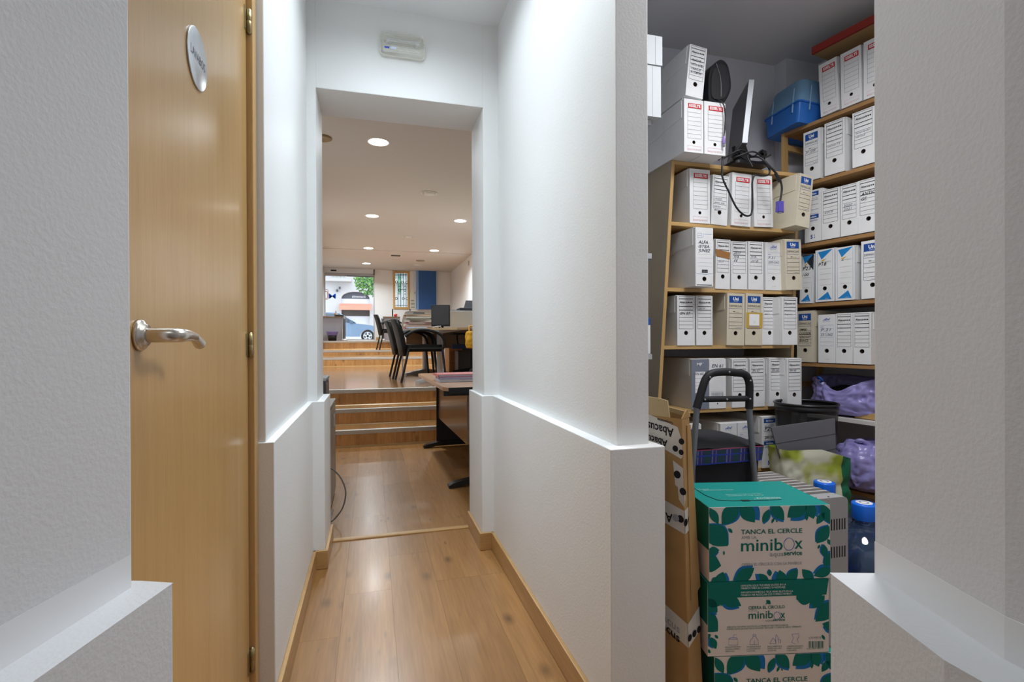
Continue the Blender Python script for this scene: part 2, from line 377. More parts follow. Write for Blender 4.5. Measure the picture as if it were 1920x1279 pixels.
b = MB(); b.poly([(-.335, -2.3), (-.335, .446), (-.266, .676), (-1.3, .989), (-1.3, -2.3)], LEDGE-.01, 2.64)
b.poly([(-.295, -2.3), (-.295, .430), (-.2285, .6595), (-.2245, .6735), (-.264, .690), (-1.28, .99), (-1.28, -2.3)], 0, LEDGE)
struct(b.build('wall_near_left', [WHITE_NEAR], bevel=.003), 'rough white wall with a ledge at the left edge of the view')
b = MB(); b.poly([(-.3346, .4459), (-.2666, .6738), (-.2675, .6741), (-.336, .447)], LEDGE, LEDGE+.038)
struct(b.build('trim_2', [SATIN]), 'smooth white paint band above the left ledge')
b = MB(); b.poly([(.52, -2.3), (3.3, -2.3), (3.3, -.353), (.581, .471), (.533, .312)], LEDGE-.01, 2.76)
b.poly([(.468, -2.3), (3.28, -2.3), (3.28, -.37), (.529, .485), (.481, .326)], 0, LEDGE)
struct(b.build('wall_near_right', [WHITE_NEAR], bevel=.003), 'rough white wall with a ledge at the right edge of the view')
b = MB(); b.poly([(.5195, .0), (.5215, .0), (.5345, .312), (.582, .4692), (.5802, .4697), (.5326, .3123)], LEDGE, LEDGE+.038)
struct(b.build('trim_3', [SATIN]), 'smooth white paint band above the right ledge')
b = MB(); b.box(-1.3, 3.3, -2.5, -2.3, 0, 2.8); struct(b.build('wall_back', [WHITE]), 'white wall behind the viewer')

b = MB(); b.poly([(.585, .46), (.69, .43), (.717, 1.23), (.622, 1.23)], 2.14, 2.76)  # unseen header added to keep storeroom light off the near walls
struct(b.build('wall_unseen_header', [WHITE]), 'unseen header added above the storeroom opening to hold back lamp light')
b = MB(); b.box(-1.3, -.285, 1.536, 2.499, LEDGE-.01, 2.66); b.box(-1.3, -.263, 1.530, 2.479, 0, LEDGE)
b.box(-.52, -.44, .60, 1.56, 0, 2.66); b.box(-.45, -.303, .70, 1.537, 2.06, 2.66)  # first box is an unseen backing added behind the door to block light
struct(b.build('wall_left', [WHITE], bevel=.0025), 'white left wall of the corridor with a waist-high ledge')
b = MB(); b.box(.622, .717, 1.215, 2.499, LEDGE-.01, 2.76); b.box(.585, .742, 1.177, 2.479, 0, LEDGE)
struct(b.build('wall_right', [WHITE], bevel=.0025), 'white right wall of the corridor with a waist-high ledge')
b = MB(); b.box(-1.3, -.245, 2.498, 2.80, LEDGE-.01, 3.25); b.box(-1.3, -.213, 2.478, 2.82, 0, LEDGE)
b.box(.543, .76, 2.498, 2.80, LEDGE-.01, 3.25); b.box(.527, .76, 2.478, 2.82, 0, LEDGE)
b.box(-.246, .544, 2.498, 2.80, 2.217, 3.25)
b.box(.75, 2.6, 2.74, 2.80, 0, 3.25)
struct(b.build('wall_middle', [WHITE], bevel=.0025), 'white wall with the open doorway between corridor and office')
b = MB(); b.box(.717, 3.3, 2.62, 2.74, 0, 2.9); b.box(2.435, 3.3, 2.53, 2.63, 0, 2.9)
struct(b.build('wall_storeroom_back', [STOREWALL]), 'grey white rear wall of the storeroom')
b = MB(); b.poly([(3.272, -.53), (3.45, -.53), (2.80, 2.60), (2.667, 2.595)], 0, 2.9)
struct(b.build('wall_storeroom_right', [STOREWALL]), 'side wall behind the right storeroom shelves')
b = MB(); b.box(-1.3, .70, -2.4, 2.499, 2.632, 2.77); struct(b.build('ceiling', [CEIL]), 'white corridor ceiling')
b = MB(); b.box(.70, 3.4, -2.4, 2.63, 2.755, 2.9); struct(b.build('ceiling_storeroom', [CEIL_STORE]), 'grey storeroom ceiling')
b = MB(); b.box(-1.7, 2.6, 2.80, 16.1, 3.20, 3.32); b.box(-1.7, 2.6, 12.55, 16.0, 3.19, 3.21)  # slightly lower far slab, shaped to imitate a shade edge on the ceiling
struct(b.build('ceiling_office', [CEIL_ROOM]), 'beige office ceiling with round downlights')
b = MB(); b.box(-1.25, -1.10, 2.80, 12.45, 0, 3.3); b.box(-1.7, -1.50, 12.2, 16.2, .5, 3.3); b.box(-1.6, -1.10, 12.35, 12.45, .5, 3.3)
struct(b.build('wall_office_left', [WHITE]), 'white left wall of the office')
b = MB(); b.box(2.42, 2.6, 2.80, 16.2, 0, 3.3); struct(b.build('wall_office_right', [WHITE]), 'white right wall of the office')
b = MB()
b.box(.085, .632, 16.0, 16.2, .9, 3.3); b.box(1.131, 2.5, 16.0, 16.2, .9, 3.3); b.box(.60, 1.16, 16.0, 16.2, .9, 2.0); b.box(.60, 1.16, 16.0, 16.2, 3.172, 3.3)
b.box(-1.6, -1.36, 16.0, 16.2, .9, 3.3); b.box(-1.4, .1, 16.0, 16.2, .5, 1.05)
struct(b.build('wall_far', [WHITE]), 'white street wall at the far end of the office')
b = MB(); b.box(1.333, 1.40, 15.88, 16.0, 2.0, 3.19, 1); b.box(1.40, 1.94, 15.86, 16.0, 2.0, 3.19, 0)
struct(b.build('trim_4', [BLUEPANEL, BLUEEDGE]), 'deep blue wall panel beside the far window')

b = MB(); b.box(.571, .585, 1.18, 2.478, 0, .086); b.build('baseboard_right', [BASEW], bevel=.003, kind='structure')['label'] = 'oak skirting along the right corridor wall'
b = MB(); b.box(.513, .586, 2.464, 2.478, 0, .086, 1); b.box(.513, .527, 2.478, 2.81, 0, .086, 0); struct(b.build('baseboard_right', [BASEW, BASEWX], bevel=.003), 'oak skirting around the right doorway pier')
b = MB(); b.box(-.263, -.249, 1.55, 2.478, 0, .086); struct(b.build('baseboard_left', [BASEW], bevel=.003), 'oak skirting along the left corridor wall')
b = MB(); b.box(-.263, -.199, 2.464, 2.478, 0, .086, 1); b.box(-.213, -.199, 2.478, 2.81, 0, .086, 0); struct(b.build('baseboard_left', [BASEW, BASEWX], bevel=.003), 'oak skirting around the left doorway pier')

# lavatory door
b = MB(); b.box(-.40, -.303, 1.489, 1.531, 0, 2.06); b.box(-.40, -.303, .705, .736, 0, 2.06); b.box(-.40, -.303, .705, 1.531, 2.035, 2.07)
b.box(-.40, -.330, 1.470, 1.492, 0, 2.05)
struct(b.build('trim_5', [FRAMEW], bevel=.003), 'beech door frame')
b = MB(); b.box(-.353, -.318, .739, 1.4835, .008, 2.03)
door = struct(b.build('door_1', [DOORW], bevel=.002), 'beech veneered lavatory door, closed, with a round name plate')
def hinge(z):
    h = MB()
    h.lathe([(0, 0), (.0065, 0), (.0065, .029), (.0058, .030), (.0065, .031), (.0065, .060), (0, .060)], (-.3115, 1.4855, z), 12)
    h.lathe([(0, -.004), (.004, -.003), (.0055, 0)], (-.3115, 1.4855, z), 12); h.lathe([(.0055, .060), (.004, .063), (0, .064)], (-.3115, 1.4855, z), 12)
    h.box(-.3195, -.3165, 1.462, 1.4855, z, z+.06)
    return h.build('hinge', [BRASS], door)
for z in (1.868, 1.008, .168): hinge(z)
hy, hz = .831, 1.058
b = MB(); b.lathe([(0, 0), (.0225, 0), (.0225, .004), (.020, .007), (.0165, .008), (.0155, .011), (0, .011)], (-.318, hy, hz), 28, ax='x'); b.build('handle_rosette', [STEEL], door)
b = MB()
path = spline([(-.308, hy, hz), (-.285, hy, hz), (-.272, hy+.006, hz), (-.268, hy+.020, hz), (-.268, hy+.045, hz-.001), (-.268, hy+.066, hz-.003), (-.268, hy+.082, hz-.009), (-.268, hy+.092, hz-.013)], 5)
rad = [.011+(.0115-.011)*min(1, i/10) for i in range(len(path))]
nn = len(path)
rad = []
for i in range(nn):
    t = i/(nn-1); rad.append(.0105 if t < .35 else .0105-.0035*min(1, (t-.35)/.35) if t < .72 else .0072+.0018*(t-.72)/.28)
b.tube(path, rad, 14); 
b.lathe([(.0088, 0), (.0078, .004), (.005, .0065), (0, .0075)], (0, 0, 0), 14)
h = b.build('handle_lever', [STEEL], door)
# round the lever end: move the cap rings to the lever tip
me = h.data; tip = path[-1]; dirv = (path[-1]-path[-2]).normalized()
q = dirv.to_track_quat('Z', 'X').to_matrix()
for v in list(me.vertices)[-56:]:
    v.co = tip + q @ Vector(v.co)
b = MB(); b.lathe([(0, 0), (.0555, 0), (.0555, .0025), (.0545, .003), (0, .003)], (-.318, 1.085, 1.583), 40, ax='x')
sign = b.build('name_plate', [ALU], door)
b = MB(); b.text('LAVABOS', (-.3148, 1.085, 1.577), Y, Z, .0235, 0, bold=.012, align='CENTER', fit=.082); b.build('lettering', [mat('sign_grey', (.10, .10, .12), .5)], sign)

# emergency light over the doorway
el = thing('emergency_light', 'small clear plastic emergency light above the open doorway', 'light', (.148, 2.4975, 2.456))
CLEARP = mat('yellowed_clear_plastic', (.80, .79, .71), .12, alpha=.2)
b = MB(); b.ext(rrect(-.105, .105, -.053, .053, .018), (0, 0, 0), X, Z, Y*-.014); b.build('base', [mat('cream_plastic', (.70, .69, .63), .5)], el, bevel=.003)
b = MB(); b.ext(rrect(-.101, .101, -.049, .049, .016), (0, -.014, 0), X, Z, Y*-.028); 
for k in range(9): b.box(-.08, .08, -.0432, -.042, -.036+k*.009, -.032+k*.009)
b.build('diffuser', [CLEARP], el, bevel=.006)
b = MB(); b.tube([(-.065, -.03, .014), (.065, -.03, .014)], .009, 10); b.box(-.075, -.062, -.04, -.014, .002, .026); b.box(.062, .075, -.04, -.014, .002, .026)
b.build('fluorescent_tube', [mat('tube_grey', (.55, .56, .58), .3)], el)
b = MB(); b.rect((0, -.0434, 0), X, Z, -.085, -.062, -.034, -.026); b.rect((0, -.0434, 0), X, Z, -.055, -.03, -.034, -.022, 1)
for a, z in ((-.084, .001), (-.084, -.006)): b.disc((a, -.0434, z), .0018, X, Z, 8, 2)
b.build('printed_sticker', [VIOLETP, mat('sticker_blue', (.52, .60, .74), .5), INK], el)
for x in (-.099, .099):
    b = MB(); b.lathe([(0, -.002), (.003, -.002), (.0035, .010)], (x, -.0425, 0), 10, ax='y'); b.build('screw', [ALU], el)

# ------------------------------------------------------------------ archive boxes
_AB = {}
PRINT = [INK, RED, NAVY, WHITEP, BLUEP, YELLOWP, GREYP, PINK, VIOLETP, LBLUE, CARDG]
def box_body(w, d, h, hole_z, hr, open_top):
    """a folded card box seen on its narrow end, with a real finger hole in that end"""
    b = MB(); n = 20; cx, cz = w/2, hole_z
    ring = []; out = []
    for i in range(n):
        a = 2*PI*i/n; dx, dz = math.cos(a), math.sin(a)
        ring.append((cx+hr*dx, 0, cz+hr*dz))
        t = min(((w-cx)/dx if dx > 1e-6 else cx/-dx if dx < -1e-6 else 9), ((h-cz)/dz if dz > 1e-6 else cz/-dz if dz < -1e-6 else 9))
        out.append([cx+t*dx, 0, cz+t*dz])
    for c in ((0, 0), (w, 0), (w, h), (0, h)):                       # snap the nearest outline points to the corners
        k = min(range(n), key=lambda i: (out[i][0]-c[0])**2+(out[i][2]-c[1])**2); out[k] = [c[0], 0, c[1]]
    b.add(ring+[tuple(p) for p in out], [(i, n+i, n+(i+1) % n, (i+1) % n) for i in range(n)], 0)
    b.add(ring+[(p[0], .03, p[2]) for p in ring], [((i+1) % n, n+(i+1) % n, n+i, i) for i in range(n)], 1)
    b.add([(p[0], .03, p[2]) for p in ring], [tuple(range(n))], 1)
    # sides, top, bottom, rear
    b.add([(0,0,0),(w,0,0),(w,d,0),(0,d,0),(0,0,h),(w,0,h),(w,d,h),(0,d,h)], [(3,2,1,0),(1,2,6,5),(2,3,7,6),(3,0,4,7),(4,5,6,7)], 2)
    me = bpy.data.meshes.new('archive_box'); me.from_pydata(b.v, [], b.f)
    return me, b.mi
def frame_rows(b, x0, x1, z0, z1, rows, m, t=.0006, thick=None):
    o = (0, -.0006, 0)
    def hl(z, k): b.rect(o, X, Z, x0, x1, z-k, z+k, m)
    hl(z0, t); hl(z1, t); b.rect(o, X, Z, x0-t, x0+t, z0, z1, m); b.rect(o, X, Z, x1-t, x1+t, z0, z1, m)
    for r in rows: hl(r, t if not thick or r not in thick else t*2.6)
def tmpl(kind):
    """print on the narrow end, for a nominal box of the listed size"""
    if ('p', kind) in _AB: return _AB[('p', kind)]
    b = MB(); o = (0, -.0006, 0); F = lambda z, x=0: (x, -.0009, z)
    if kind == 'lines':
        w, h = .10, .255
        th = (.2385, .2005, .1815)
        frame_rows(b, .010, .090, .085, .2500, [.2385, .2005, .1815, .163, .144, .125, .106], 0, .0006, th)
        b.text('Abacus', F(.2165, .014), X, Z, .0150, 0, bold=.022, fit=.043); b.text('Cooperativa', F(.2095, .014), X, Z, .0045, 6)
        for k in range(3): b.disc(F(.2205, .063+k*.0095), .0036, X, Z, 10, 0)
    elif kind == 'redband':
        w, h = .118, .275
        b.rect(o, X, Z, .024, .106, .229, .254, 1); b.text('ESSELTE', F(.2355, .065), X, Z, .0195, 3, bold=.03, align='CENTER', fit=.068)
        frame_rows(b, .021, .103, .073, .229, [.073+.156*k/7 for k in range(1, 7)], 0, .00045)
        for z in (.033, .018): b.rect(o, X, Z, .019, .103, z-.0004, z+.0004, 7)
        for x in (.019, .103): b.rect(o, X, Z, x-.0004, x+.0004, .018, .033, 7)
        b.text('Boxstore  No 100', F(.0115, .019), X, Z, .0058, 1, fit=.06); b.text('No 172', F(.0115, .084), X, Z, .0055, 0, fit=.018)
    elif kind == 'defini':
        w, h = .108, .272
        b.rect(o, X, Z, .012, .093, .222, .258, 2); b.text('Uni', F(.2345, .0525), X, Z, .0235, 3, bold=.035, align='CENTER', fit=.034); b.text('system', F(.2265, .0525), X, Z, .0068, 3, align='CENTER', fit=.027)
        b.text('DEFINICLAS', F(.2005, .0525), X, Z, .0150, 0, align='CENTER', fit=.075)
        for z in (.1915, .166, .146, .122, .102): b.rect(o, X, Z, .012, .093, z-.0007, z+.0007, 2 if z > .19 else 0)
        for x in (.012, .093): b.rect(o, X, Z, x-.0006, x+.0006, .086, .222, 2)
        b.rect(o, X, Z, .012, .093, .0854, .0866, 0); b.text('año', F(.174, .036), X, Z, .0085, 0, bold=.02, fit=.014); b.rect(o, X, Z, .052, .075, .1735, .1743, 0)
        b.text('v  unisystem', F(.0905, .052), X, Z, .0062, 2, fit=.036)
    elif kind == 'scribble':
        w, h = .10, .255
        for pts in ([(.028, .222), (.034, .231), (.045, .229), (.052, .238)], [(.034, .215), (.037, .232)]):
            b.tube([(x, -.0006, z) for x, z in pts], .0007, 5, 8)
        b.text('Def', F(.226, .041), X, Z, .0175, 8, shear=.2, bold=.012, fit=.030); b.text('definitivo', F(.2185, .042), X, Z, .0058, 9, fit=.028)
        for z in (.2005, .181, .158, .135, .112, .090): b.rect(o, X, Z, .013, .089, z-.0004, z+.0004, 9)
        for x in (.013, .089): b.rect(o, X, Z, x-.0003, x+.0003, .090, .2005, 9)
        b.text('año', F(.1885, .016), X, Z, .0085, 8, fit=.017); b.text('ref 1050', F(.018, .04), X, Z, .005, 6, fit=.024)
    elif kind == 'triangle':
        w, h = .096, .268
        b.flat([(.014, .257), (.032, .217), (.088, .264)], o, X, Z, 4); b.flat([(.010, .010), (.064, .049), (.082, .010)], o, X, Z, 4)
        for x in (.010, .088): b.rect(o, X, Z, x-.0005, x+.0005, .010, .260, 4)
        b.flat([(.027, .208), (.040, .216), (.058, .219), (.040, .207)], o, X, Z, 5); b.flat([(.028, .201), (.040, .206), (.043, .200)], o, X, Z, 0)
        b.text('empero', F(.2015, .047), X, Z, .0085, 6, fit=.031)
        for z in (.168, .141, .113, .085): b.rect(o, X, Z, .022, .080, z-.0004, z+.0004, 6)
        b.text('archivo', F(.0135, .05), X, Z, .005, 3, fit=.018)
    elif kind == 'archivo':
        w, h = .098, .274
        b.rect(o, X, Z, .012, .084, .242, .265, 2); b.text('Archivo', F(.248, .048), X, Z, .0155, 3, bold=.02, align='CENTER', fit=.046)
        b.rect(o, X, Z, .012, .084, .122, .143, 2); b.text('Archivo', F(.127, .048), X, Z, .0150, 3, bold=.02, align='CENTER', fit=.046); b.text('DEFINITIVO', F(.108, .048), X, Z, .0105, 2, align='CENTER', fit=.060)
        for z in (.220, .196, .170, .148): b.rect(o, X, Z, .014, .082, z-.0006, z+.0006, 2)
        b.rect(o, X, Z, .038, .074, .2285, .2295, 2); b.rect(o, X, Z, .038, .0385, .2205, .2295, 2); b.rect(o, X, Z, .0735, .074, .2205, .2295, 2)
        b.text('año', F(.224, .017), X, Z, .009, 2, fit=.015)
        b.text('5', F(.018, .036), X, Z, .028, 2, bold=.03); b.flat([(.055, .033), (.063, .038), (.060, .030)], o, X, Z, 2); b.flat([(.055, .022), (.064, .026), (.060, .018)], o, X, Z, 2)
    elif kind == 'greymp':
        w, h = .10, .255
        b.text('MP', F(.222, .030), X, Z, .0205, 3, bold=.03, fit=.030); b.disc(F(.236, .066), .0022, X, Z, 8, 3)
        b.text('archivador', F(.211, .03), X, Z, .006, 6, fit=.036); b.rect(o, X, Z, .020, .078, .083, .191, 3)
        for z in (.176, .158, .138, .120, .102): b.rect((0, -.0009, 0), X, Z, .020, .078, z-.0006, z+.0006, 10)
    elif kind == 'barcode':
        w, h = .10, .255
        rnd = random.Random(4); x = .014
        while x < .080:
            k = rnd.choice((.0008, .0014, .0022)); b.rect(o, X, Z, x, x+k, .055, .082, 6); x += k+rnd.choice((.001, .0016, .0024))
        for z in (.087, .050): b.rect(o, X, Z, .012, .083, z-.0004, z+.0004, 6)
        for x in (.012, .083): b.rect(o, X, Z, x-.0004, x+.0004, .050, .087, 6)
    elif kind == 'bluetab':
        w, h = .099, .288
        b.tube([(x, -.0004, z) for x, z in ((.010, .248), (.010, .237), (.036, .237), (.044, .243), (.046, .257), (.092, .257))], .0007, 5, 9)
        b.tube([(x, -.0004, z) for x, z in ((.010, .248), (.012, .260), (.034, .260), (.036, .240))], .0005, 5, 9); b.text('archivo', F(.246, .014), X, Z, .007, 6, fit=.018)
        for z in (.212, .194, .178, .157, .138, .116, .098): b.rect(o, X, Z, .010, .090, z-.0003, z+.0003, 6)
        b.rect(o, X, Z, .035, .068, .066, .081, 0); b.text('DEFIN', F(.069, .038), X, Z, .0105, 6, fit=.027)
        b.tube([(x, -.0004, z) for x, z in ((.006, .060), (.040, .060), (.060, .058), (.075, .062), (.095, .062))], .0007, 5, 9)
        b.rect(o, X, Z, .006, .092, -.002+.006, .0075, 0)
    _AB[('p', kind)] = (b, w, h)
    return _AB[('p', kind)]
HOLE = {'lines': (.064/.255, .0112), 'redband': (.053/.275, .0085), 'defini': (.063/.272, .0115), 'scribble': (.064/.255, .0112), 'triangle': (.067/.268, .0110),
        'archivo': (.070/.274, .0112), 'greymp': (.05/.255, .011), 'barcode': (.025/.255, .004), 'bluetab': (.036/.288, .0115)}
def abox(loc, w, h, kind, label, cat_group, lean=0, rz=0, d=.352, body=None, hand=(), pen=None, flap=True, extra=None):
    """hand: (text, height fraction, size) lines written on the end"""
    body = body or (CARDC if kind == 'defini' else CARDG if kind == 'greymp' else CARDW)
    hz, hr = HOLE[kind]; key = (round(w, 3), round(h, 3), round(d, 3), kind)
    if key not in _AB: _AB[key] = box_body(w, d, h, hz*h, hr, False)
    me0, mi = _AB[key]; k2 = key+(body.name,)
    if k2 not in _AB:
        me = me0.copy(); side = CARDSIDE if body is not CARDC else CARDC
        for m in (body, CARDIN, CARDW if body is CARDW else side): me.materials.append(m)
        me.polygons.foreach_set('material_index', mi); me.update(); _AB[k2] = me
    R = Matrix.Rotation(rz, 4, 'Z') @ Matrix.Rotation(lean, 4, 'Y')
    o = put('archive_box', _AB[k2], None, loc, R.to_euler()); tag(o, label, 'archive box', cat_group)
    pb, pw, ph = tmpl(kind)
    if ('pm', kind) not in _AB:
        m = bpy.data.meshes.new('printed_label'); m.from_pydata(pb.v, [], pb.f)
        for q in PRINT: m.materials.append(q)
        m.polygons.foreach_set('material_index', pb.mi); m.update(); _AB[('pm', kind)] = m
    p = put('printed_label', _AB[('pm', kind)], o); p.scale = (w/pw, 1, h/ph)
    if flap:                                                        # lid: top sheet with a tuck flap down each long side
        t = .0022; L = MB()
        L.box(-t, w+t, .012, d, h, h+t); 
        for x0, x1 in ((-t, -.0002), (w+.0002, w+t)):
            L.ext([(.020, h), (d, h), (d, h-.105), (d*.55, h-.105), (d*.42, h-.092), (.020, h-.085)], (x0, 0, 0), Y, Z, X*(x1-x0))
        k3 = ('lid', round(w, 3), round(h, 3), round(d, 3), body.name)
        if k3 not in _AB:
            m = bpy.data.meshes.new('lid'); m.from_pydata(L.v, [], L.f); m.materials.append(CARDC if body is CARDC else CARDSIDE if body is CARDG else CARDW); m.update(); _AB[k3] = m
        put('lid', _AB[k3], o)
    if hand:
        q = MB()
        for t_, fz, sz in hand: q.text(t_, (w*.16, -.0012, h*fz), X, Z, sz, 0, bold=.006, shear=.22, fit=min(w*.68, sz*.62*len(t_)))
        q.build('handwriting', [pen or PEN], o)
    if extra: extra(o, w, h)
    return o
BP = 'on the %s bookcase shelf'
GL = 'archive boxes on the left bookcase'
GR = 'archive boxes on the right shelving'

# left bookcase, racked slightly to the right
BX0 = lambda z: 1.374+(z-.757)*.0685
BX1 = lambda z: 2.205+(z-1.0)*.046
bc = thing('bookcase', 'tall beech bookcase racked to one side and crammed with archive boxes', 'bookcase', (1.78, 2.24, 0))
BY0, BY1, ZT = 2.245, 2.60, 1.948
for f0, s0, mm in ((BX0, 1, SHELFZ), (BX1, -1, SHELFZ)):
    b = MB(); t = .018*s0
    q = lambda z: [(f0(z)-1.78, 0, z), (f0(z)+t-1.78, 0, z), (f0(z)+t-1.78, BY1-2.24, z), (f0(z)-1.78, BY1-2.24, z)]
    lo, hi = q(0), q(ZT)
    if s0 < 0: lo, hi = [lo[i] for i in (1, 0, 3, 2)], [hi[i] for i in (1, 0, 3, 2)]
    b.prism(lo, hi); o = b.build('side_panel', [mm, MDF], bc)
    for p in o.data.polygons:
        if abs(p.normal.x) > .7: p.material_index = 1
for z in (ZT, 1.640, 1.308, 1.016, .689, .362, .075):
    b = MB(); a0, a1 = (BX0(z), BX1(z)) if z == ZT else (BX0(z)+.018, BX1(z)-.018)
    b.box(a0-1.78, a1-1.78, .004, BY1-2.24, z-.019, z-.0005); b.build('shelf_board', [SHELFW], bc)

R5 = 1.640
abox((1.4485, 2.125, 1.949), .107, .255, 'redband', 'white archive box with red band on bookcase top, left of the lower pair', GL, d=.40)
abox((1.5605, 2.125, 1.949), .120, .256, 'redband', 'white archive box with red band on bookcase top, right one of the lower pair', GL, d=.40)
abox((1.456, 2.125, 2.221), .096, .250, 'lines', 'white ruled archive box tilted on top of two red-banded boxes near the ceiling', GL, lean=.105, d=.40,
     hand=(('AUGAS', .69, .017), ('VISITA NOEL', .605, .017), ('VARIOS', .525, .015), ('AL COMPANY', .455, .017)))
abox((1.558, 2.24, R5), .119, .275, 'redband', 'white archive box with red band, first from the left '+BP % 'top', GL)
abox((1.683, 2.24, R5), .097, .256, 'lines', 'small white archive box squeezed between two red-banded ones '+BP % 'top', GL, lean=.05, hand=(('URGENT', .51, .012), ('BANC SAB', .43, .012), ('CAIXA', .355, .012), ('Balanç', .285, .012)), pen=PENCIL)
abox((1.802, 2.235, R5), .119, .275, 'redband', 'white archive box with red band behind a hanging black cable loop', GL, lean=.03)
abox((1.946, 2.235, R5), .119, .272, 'redband', 'white archive box with red band, third of that kind '+BP % 'top', GL, lean=-.025)
abox((2.128, 2.15, R5), .092, .276, 'defini', 'cream archive box with blue band leaning out at the right end of the top shelf', GL, lean=.115, rz=.05)
R4 = 1.308
abox((1.527, 2.15, R4), .100, .288, 'bluetab', 'big white archive box bulging forward with pale blue lines, left end of second shelf', GL, hand=(('ALFA', .725, .022), ('ISTEA', .655, .020), ('JUNIEZ', .585, .021)))
def tape(o, w, h):
    q = MB(); q.flat([(-.004, .80*h), (w*.98, .745*h), (w*.96, .605*h), (.002, .655*h)], (0, -.0016, 0), X, Z, 0); q.build('brown_tape', [mat('brown_packing_tape', (.33, .155, .05), .35)], o)['label'] = 'strip of brown packing tape'
abox((1.708, 2.24, R4), .088, .257, 'lines', 'white archive box with brown tape across its front', GL, lean=.02, hand=(('2017', .535, .015),), pen=PENCIL, extra=tape)
abox((1.805, 2.24, R4), .098, .250, 'lines', 'white archive box marked II with dark writing, second shelf of the bookcase', GL, hand=(('2017', .735, .018), ('IVA', .655, .017), ('II', .575, .019)))
abox((1.912, 2.24, R4), .094, .254, 'lines', 'white archive box marked IVA 2018 in faint writing', GL, hand=(('IVA', .66, .018), ('2018', .575, .018)), pen=PENCIL)
abox((2.020, 2.24, R4), .104, .254, 'scribble', 'white archive box with blue scribble logo on the second shelf of the bookcase', GL, hand=(('P.31', .655, .018), ('200-242', .565, .016)), pen=PENCIL)
abox((2.122, 2.208, R4), .106, .270, 'defini', 'cream archive box with blue band, right end of the second bookcase shelf', GL, lean=-.03, d=.30)
R3 = 1.016
abox((1.484, 2.24, R3), .101, .252, 'lines', 'white archive box with a bold handwritten number, left end of the third bookcase shelf', GL, hand=(('EN 57', .62, .019),), pen=INK)
abox((1.594, 2.24, R3), .097, .253, 'lines', 'white ruled archive box second from left on the third bookcase shelf', GL, hand=(('cap 09', .735, .010),), pen=PENCIL)
abox((1.772, 2.235, R3), .107, .271, 'defini', 'cream archive box with blue band and plain card front, middle of third bookcase shelf', GL, lean=.02)
def note(o, w, h):
    q = MB(); q.rect((0, -.0014, 0), X, Z, .004, w*1.0, h*.33, h*.63, 0); q.rect((0, -.0018, 0), X, Z, .022, w*.80, h*.38, h*.60, 1); q.rect((0, -.0018, 0), X, Z, .022, w*.82, h*.345, h*.37, 2)
    q.disc((w*.52, -.0022, h*.445), .006, X, Z, 12, 3); q.disc((w*.52, -.0024, h*.445), .0052, X, Z, 12, 1)
    q.build('taped_note', [mat('yellow_tape', (.55, .36, .06), .4), WHITEP, GREYP, GREYP], o)['label'] = 'white note held by yellow tape'
abox((1.886, 2.235, R3), .107, .272, 'defini', 'cream archive box with a white note under yellow tape', GL, lean=.018, extra=note)
abox((1.998, 2.24, R3), .096, .253, 'lines', 'white ruled archive box right of the one with yellow tape', GL, hand=(('import', .70, .009), ('4811', .63, .012)), pen=PENCIL)
abox((2.066, 2.175, R3), .097, .250, 'lines', 'white ruled archive box at the right end of the third bookcase shelf', GL, hand=(('Nòmines', .71, .010), ('Seguros', .63, .011)), pen=PENCIL)
R2 = .689
abox((1.567, 2.24, R2), .1005, .256, 'greymp', 'slate grey archive box on the fourth bookcase shelf', GL, hand=(('EN 60', .69, .017),), flap=True)
abox((1.670, 2.24, R2), .1005, .256, 'barcode', 'white archive box with a barcode and no ruled lines', GL, hand=(('EN 61', .83, .024),))
abox((1.808, 2.24, R2), .097, .255, 'lines', 'white ruled archive box seen through the black trolley handle', GL, hand=(('EN 62', .735, .014),))
abox((1.921, 2.24, R2), .092, .253, 'lines', 'white ruled archive box just right of the trolley handle', GL, hand=(('EN 63', .735, .014),))
abox((2.034, 2.23, R2), .104, .255, 'lines', 'white archive box with a torn front, second from right on the fourth bookcase shelf', GL, hand=(('EN 64', .735, .014),))
abox((2.100, 2.178, R2), .092, .254, 'lines', 'white ruled archive box at the right end of the fourth bookcase shelf', GL, hand=(('EN 65', .735, .014),))
bpy.context.view_layer.update()
R1 = .362
abox((1.525, 2.245, R1), .100, .250, 'scribble', 'white archive box half hidden behind the trolley pole on the fifth bookcase shelf', GL)
abox((1.736, 2.24, R1), .101, .246, 'scribble', 'white archive box with blue scribble logo, behind the tartan trolley bag', GL, hand=(('P. 12', .60, .016),), pen=PENCIL)
abox((1.842, 2.24, R1), .100, .246, 'scribble', 'white archive box with blue scribble logo behind the right trolley pole', GL, hand=(('302-351', .60, .016),), pen=PENCIL)
abox((1.990, 2.235, R1), .100, .270, 'archivo', 'white archive box with two dark blue bands on the fifth bookcase shelf', GL, hand=(('P29', .735, .028), ('285-299', .575, .020)), pen=INK)

